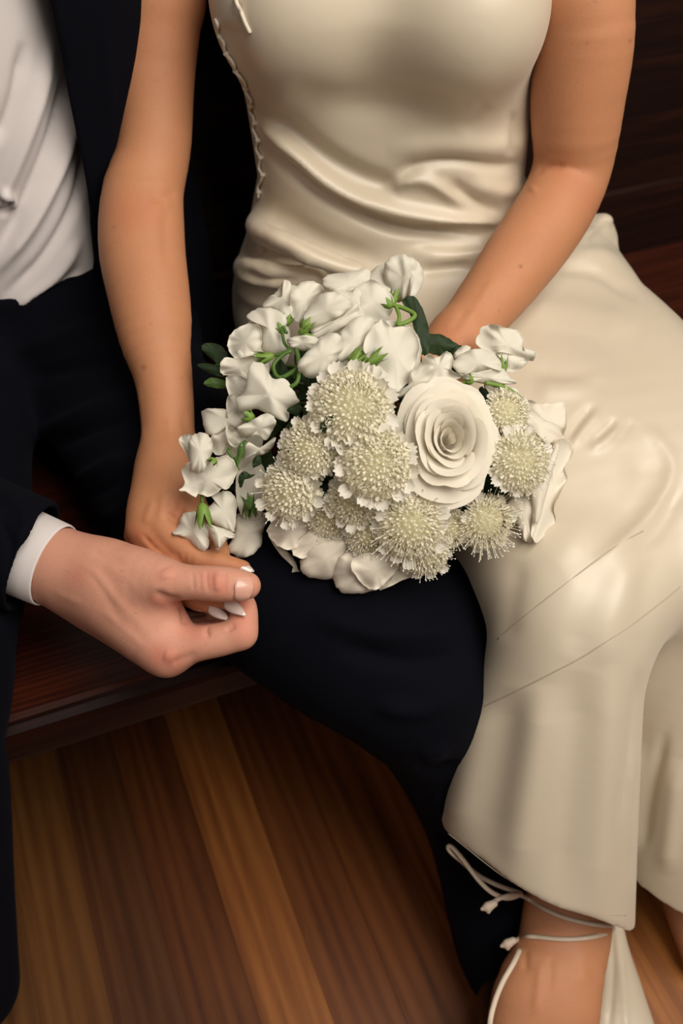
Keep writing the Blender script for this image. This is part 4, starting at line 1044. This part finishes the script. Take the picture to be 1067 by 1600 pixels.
# --- open rose
def rose(u, v, rx, ry, off, n=40, mat='rose', label=None, depth=.029):
    d = D(u, v) + off; c = P(u, v, d); ex, ey, ez = frame(u, v, .35)
    sx, sy = rx * d / FPX, ry * d / FPX
    root = calyx('rose', c - ez * (depth * 1.5), c - ez * depth * .75, .012, 'green', bouquet)
    if label: root['label'] = label
    rg = np.random.default_rng(int(u * 7 + v))
    NS, NT = 15, 12
    for i in range(n):
        a = (i / (n - 1))
        th = i * 2.39996 + rg.uniform(-.45, .45)
        rt = (.07 + .78 * a ** .85) * rg.uniform(.93, 1.06)                     # radius of the rim as a share of the bloom
        hw = (1.45 - .42 * a ** .6) * rg.uniform(.82, 1.15)   # half width of the petal (angle)
        top = depth * np.interp(a, [0, .15, .35, .6, .85, 1], [.70, .82, .95, .72, .28, -.05]) + rg.uniform(-.0015, .0015)
        base = -.7 * depth
        cup = 1 - a
        ph = rg.uniform(0, 6.28, 3)
        V, F = [], []
        for ti in range(NT):
            t = ti / (NT - 1)
            for si in range(NS):
                s = si / (NS - 1) * 2 - 1
                edge = 1 - .10 * s ** 4 + .018 * math.sin(4.3 * s + ph[2]) - .03 * math.exp(-(s * 6) ** 2) * (1 if i % 3 == 0 else 0)
                tt = t * edge
                rr = rt * (tt ** (.30 + .35 * a))
                roll = max(0, (tt - .78) / .22)
                rr += (.03 + .20 * a) * roll ** 1.5 * (1 - .25 * s * s)
                rr += .022 * math.sin(2.3 * s + ph[0]) * t * (.4 + a)
                zz = base + (top - base) * tt ** 1.0 - (.0012 + .0055 * a) * roll ** 2.2
                zz += .0024 * math.sin(2.6 * s + ph[1]) * t * t * (.6 + a) - .004 * abs(s) ** 3 * t * (.5 + .5 * a)
                wdt = (.30 + .70 * min(1, t * 1.5))
                ang = th + s * hw * wdt
                rr *= 1 + .05 * s * (1 - a)          # slight spiral
                V.append(c + ex * sx * rr * math.cos(ang) + ey * sy * rr * math.sin(ang) + ez * zz)
        for ti in range(NT - 1):
            for si in range(NS - 1):
                q = ti * NS + si; F.append((q, q + 1, q + NS + 1, q + NS))
        mesh_obj('petal', V, F, M[mat], root)
    return root
rose(698, 690, 87, 107, -.006, 25, 'rose', 'large open white rose facing the viewer')

# --- cream roses seen from the side
r2 = calyx('rose', pxd(795, 760, .05), pxd(820, 745, .03), .014, 'green', bouquet); r2['label'] = 'cream rose seen from the side at the right rim of the bouquet'
for ol, off, kw in ((Cc([(900, 620), (960, 608), (993, 650), (982, 700), (955, 740), (968, 790), (940, 850), (905, 930), (912, 990), (880, 1042), (820, 1092), (800, 1050), (810, 960), (830, 860), (850, 760), (880, 680)]), .000, dict(bulge=.009, ruffle=.005, tilt=(.010, 0), curl=.006)),
                    (Cc([(820, 720), (880, 660), (930, 640), (900, 760), (860, 900), (830, 1000), (800, 960), (800, 820)]), -.006, dict(bulge=.006, tilt=(.006, 0))),
                    (Cc([(690, 900), (760, 868), (832, 838), (842, 930), (812, 1010), (802, 1092), (770, 1082), (740, 1032), (700, 960)]), .004, dict(bulge=.008, ruffle=.004)),
                    (Cc([(735, 448), (800, 478), (862, 520), (922, 550), (942, 612), (880, 642), (800, 572), (738, 502)]), .004, dict(bulge=.008, tilt=(.006, -.004))),
                    (Cc([(780, 430), (850, 448), (942, 438), (968, 500), (952, 592), (912, 632), (855, 590), (800, 520)]), .012, dict(bulge=.010, ruffle=.004, tilt=(.006, -.006))),
                    (Cc([(590, 358), (700, 398), (762, 448), (742, 502), (680, 432), (610, 400)]), .006, dict(ruffle=.003)),
                    (Cc([(700, 600), (860, 560), (920, 660), (880, 860), (780, 960), (700, 880)]), .022, {})):
    petal(ol, r2, off, mat='rose', **kw)
r3 = calyx('rose', pxd(545, 800, .06), pxd(540, 840, .03), .014, 'green', bouquet); r3['label'] = 'cream rose with drooping outer petals at the bottom of the bouquet'
for ol, off, kw in ((Ec([(110, 530), (170, 580), (212, 620), (242, 690), (284, 702), (272, 717), (232, 732), (193, 722), (210, 660), (150, 600)]), .014, dict(ruffle=.004, tilt=(0, .006))),
                    (Ec([(103, 490), (160, 440), (250, 450), (330, 470), (270, 520), (210, 582), (150, 572), (108, 530)]), .002, dict(bulge=.010, ruffle=.004)),
                    (Ec([(200, 582), (290, 500), (400, 470), (442, 540), (330, 562), (250, 622)]), .002, dict(bulge=.008, tilt=(0, .006))),
                    (Ec([(238, 632), (290, 568), (360, 543), (432, 550), (432, 612), (402, 642), (380, 702), (300, 704), (250, 684)]), -.002, dict(bulge=.012, tilt=(0, .010))),
                    (Ec([(560, 600), (680, 598), (722, 682), (660, 712), (600, 742), (560, 740)]), .006, dict(bulge=.006, tilt=(.004, .008))),
                    (Ec([(373, 682), (400, 620), (450, 588), (540, 588), (642, 600), (652, 652), (602, 722), (552, 752), (480, 767), (410, 762), (380, 722)]), -.004, dict(bulge=.014, tilt=(0, .010), creases=[(Ec([(450, 600), (455, 660), (500, 740)]), 5, -.003)])),
                    (Ec([(448, 640), (520, 598), (642, 608), (644, 660), (592, 722), (547, 752), (490, 722)]), -.011, dict(bulge=.009, tilt=(.002, .009))),
                    (Ec([(250, 480), (420, 440), (600, 520), (640, 620), (420, 640), (260, 600)]), .018, {})):
    petal(ol, r3, off, mat='rose_dim', **kw)

# --- pincushion (scabiosa) heads
def fib_cap(n, maxpol):
    out = []
    for i in range(n):
        z = 1 - (1 - math.cos(maxpol)) * (i + .5) / n; ph = i * 2.399963
        s = math.sqrt(1 - z * z); out.append((s * math.cos(ph), s * math.sin(ph), z))
    return out
ray_cache = {}
def ray_mesh(v):
    if v in ray_cache: return ray_cache[v]
    rg = np.random.default_rng(50 + v); V, F = [], []
    for ti in range(6):
        t = ti / 5
        for si in range(7):
            s = si / 6 * 2 - 1
            w = (.16 + .44 * t ** .8) * (1 if t < .9 else .86)
            ext = 1 - .16 * s * s * t ** 3 + .05 * math.cos(s * 9.4) * t ** 3
            V.append((s * w, t * ext, .20 * t * t * (1 if v % 2 else -.5) + .16 * s * s * t - .05 * math.cos(s * 9.4) * t + rg.uniform(-.02, .02) * t))
    for ti in range(5):
        for si in range(6):
            q = ti * 7 + si; F.append((q, q + 1, q + 8, q + 7))
    me = bpy.data.meshes.new('ray_petal'); me.from_pydata(V, [], F); me.materials.append(M['scab_petal'])
    me.polygons.foreach_set('use_smooth', np.ones(len(F), bool))
    ray_cache[v] = me; return me
def scabiosa(u, v, rpx, off, nfl=150, nray=14, pins=30, pin_len=.30, dome=.75, floret=1.0, label=None, lean=1.0):
    d = D(u, v) + off; c = P(u, v, d); ex, ey, ez = frame(u, v, lean); R = rpx * d / FPX
    rg = np.random.default_rng(int(u * 3 + v)); pins = int(pins * .6) if pin_len < .3 else pins; floret *= 1.12
    to = lambda q: c + ex * q[0] + ey * q[1] + ez * q[2]
    Vc, Fc = [], []
    for k in range(7):
        p = k / 6 * 1.5
        for i in range(16):
            a = i / 16 * 6.2832
            Vc.append(to((.70 * R * math.sin(p) * math.cos(a), .70 * R * math.sin(p) * math.sin(a), .62 * R * dome * math.cos(p) - .1 * R)))
    for k in range(6):
        for i in range(16):
            j = (i + 1) % 16; Fc.append((k * 16 + i, k * 16 + j, (k + 1) * 16 + j, (k + 1) * 16 + i))
    Fc.append(tuple(6 * 16 + i for i in range(16))[::-1])
    root = mesh_obj('pincushion_flower', Vc, Fc, M['scab_core'], bouquet)
    if label: root['label'] = label
    # florets: little four-lobed cups over the dome
    V, F = [], []
    for (x, y, z) in fib_cap(nfl, 1.45):
        pol = math.acos(z)
        n = np.array([x, y, z * 1.0 + .12]); n /= np.linalg.norm(n)
        n = n + rg.normal(0, .10, 3); n /= np.linalg.norm(n)
        t = np.cross(n, [.3, .9, .2]); t /= np.linalg.norm(t); b = np.cross(n, t)
        base = np.array([x * .72 * R, y * .72 * R, z * .66 * R * dome - .05 * R])
        oq = pol / 1.45
        s = R * floret * (.078 + .060 * oq ** 1.5 + rg.uniform(-.012, .012))
        hgt = R * (.15 + .12 * oq) * rg.uniform(.75, 1.2)
        op = .40 + .75 * oq
        a0 = rg.uniform(0, 6.28); nl = 4 if oq < .6 else 5
        for k in range(nl):
            a = a0 + k * 6.2832 / nl
            dr = math.cos(a) * t + math.sin(a) * b; sd = -math.sin(a) * t + math.cos(a) * b
            i0 = len(V); hh = hgt * rg.uniform(.88, 1.1)
            p0 = base + n * hgt * .30 + dr * s * .10
            p1 = base + n * hh * .78 + dr * s * (.35 + .4 * op)
            p2 = base + n * hh + dr * s * (.30 + .95 * op)
            V += [p0, p1 + sd * s * .40, p1 - sd * s * .40, p2 + sd * s * .30 - n * s * .05, p2 - sd * s * .30 - n * s * .05, p2 + dr * s * .22 + n * s * .02, p1 + n * s * .10]
            F += [(i0, i0 + 1, i0 + 6), (i0, i0 + 6, i0 + 2), (i0 + 1, i0 + 3, i0 + 6), (i0 + 2, i0 + 6, i0 + 4), (i0 + 3, i0 + 5, i0 + 6), (i0 + 5, i0 + 4, i0 + 6)]
    set_props(mesh_obj('florets', [to(p) for p in V], F, M['scab'], root), None, None, None, 'stuff')
    # pins with knobs
    if pins:
        V, F = [], []
        pts = fib_cap(pins, 1.5); rg.shuffle(pts)
        for (x, y, z) in pts:
            n = np.array([x, y, z + .08]) + rg.normal(0, .08, 3); n /= np.linalg.norm(n)
            t = np.cross(n, [.3, .9, .2]); t /= np.linalg.norm(t); b = np.cross(n, t)
            base = np.array([x * .72 * R, y * .72 * R, z * .66 * R * dome]); L = R * (pin_len * rg.uniform(.7, 1.2) + .14)
            i0 = len(V)
            for (tt, w) in ((0, .00028), (.9, .00022), (.92, .00062), (1.0, .00055)):
                for k in range(4):
                    V.append(base + n * L * tt + w * (math.cos(k * 1.5708) * t + math.sin(k * 1.5708) * b))
            for q in range(3):
                for k in range(4):
                    F.append((i0 + q * 4 + k, i0 + q * 4 + (k + 1) % 4, i0 + q * 4 + 4 + (k + 1) % 4, i0 + q * 4 + 4 + k))
            F.append((i0 + 12, i0 + 13, i0 + 14, i0 + 15))
        set_props(mesh_obj('stamens', [to(p) for p in V], F, M['pin'], root), None, None, None, 'stuff')
    nray = int(nray * 1.25)
    for k in range(nray):
        a = k / nray * 6.2832 + rg.uniform(-.12, .12)
        out = math.cos(a) * ex + math.sin(a) * ey
        dirn = out * 1 + ez * rg.uniform(-.05, .45); dirn /= np.linalg.norm(dirn)
        sd = np.cross(dirn, ez); sd /= np.linalg.norm(sd); up = np.cross(sd, dirn)
        s = R * rg.uniform(.46, .62); base = c + out * R * .60 + ez * R * (rg.uniform(-.04, .06) + (.12 if k % 2 else -.02))
        m = Matrix(((*(sd * s * .62),), (*(dirn * s),), (*(up * s),))).transposed().to_4x4(); m.translation = Vector(base)
        o = bpy.data.objects.new('ray_petal', ray_mesh(rg.integers(0, 5))); COL.objects.link(o)
        o.matrix_basis = m; attach(o, root)
    return root
scabiosa(548, 640, 66, -.016, 190, 18, 40, .16, .85, .85, 'large domed cream pincushion flower, uppermost of its kind')
scabiosa(487, 702, 50, -.012, 150, 12, 40, .2, .85, 1.0)
scabiosa(456, 768, 50, -.010, 110, 16, 34, .42, .8, 1.25, 'loose spiky pincushion flower at the lower left')
scabiosa(588, 728, 60, -.022, 170, 20, 40, .2, .8, 1.05, 'pale pincushion flower with long rim petals, left of the large rose')
scabiosa(553, 780, 44, -.006, 120, 12, 30, .2, .85, 1.0)
scabiosa(640, 822, 56, -.008, 150, 10, 90, .42, .9, .8)
scabiosa(664, 862, 40, .002, 110, 8, 60, .36, .9, .85)
scabiosa(757, 815, 46, .000, 130, 6, 120, .50, .95, .65, 'spiky pincushion flower under the large rose')
scabiosa(808, 722, 52, -.016, 170, 12, 70, .30, .9, .8, 'yellowish pincushion flower right of the large rose')
scabiosa(790, 645, 38, -.004, 110, 8, 34, .25, .9, .9)
scabiosa(575, 832, 38, .004, 100, 8, 50, .3, .9, .85)
scabiosa(512, 808, 34, .006, 90, 8, 40, .3, .9, .85)
scabiosa(705, 825, 34, .008, 90, 6, 50, .36, .9, .8)
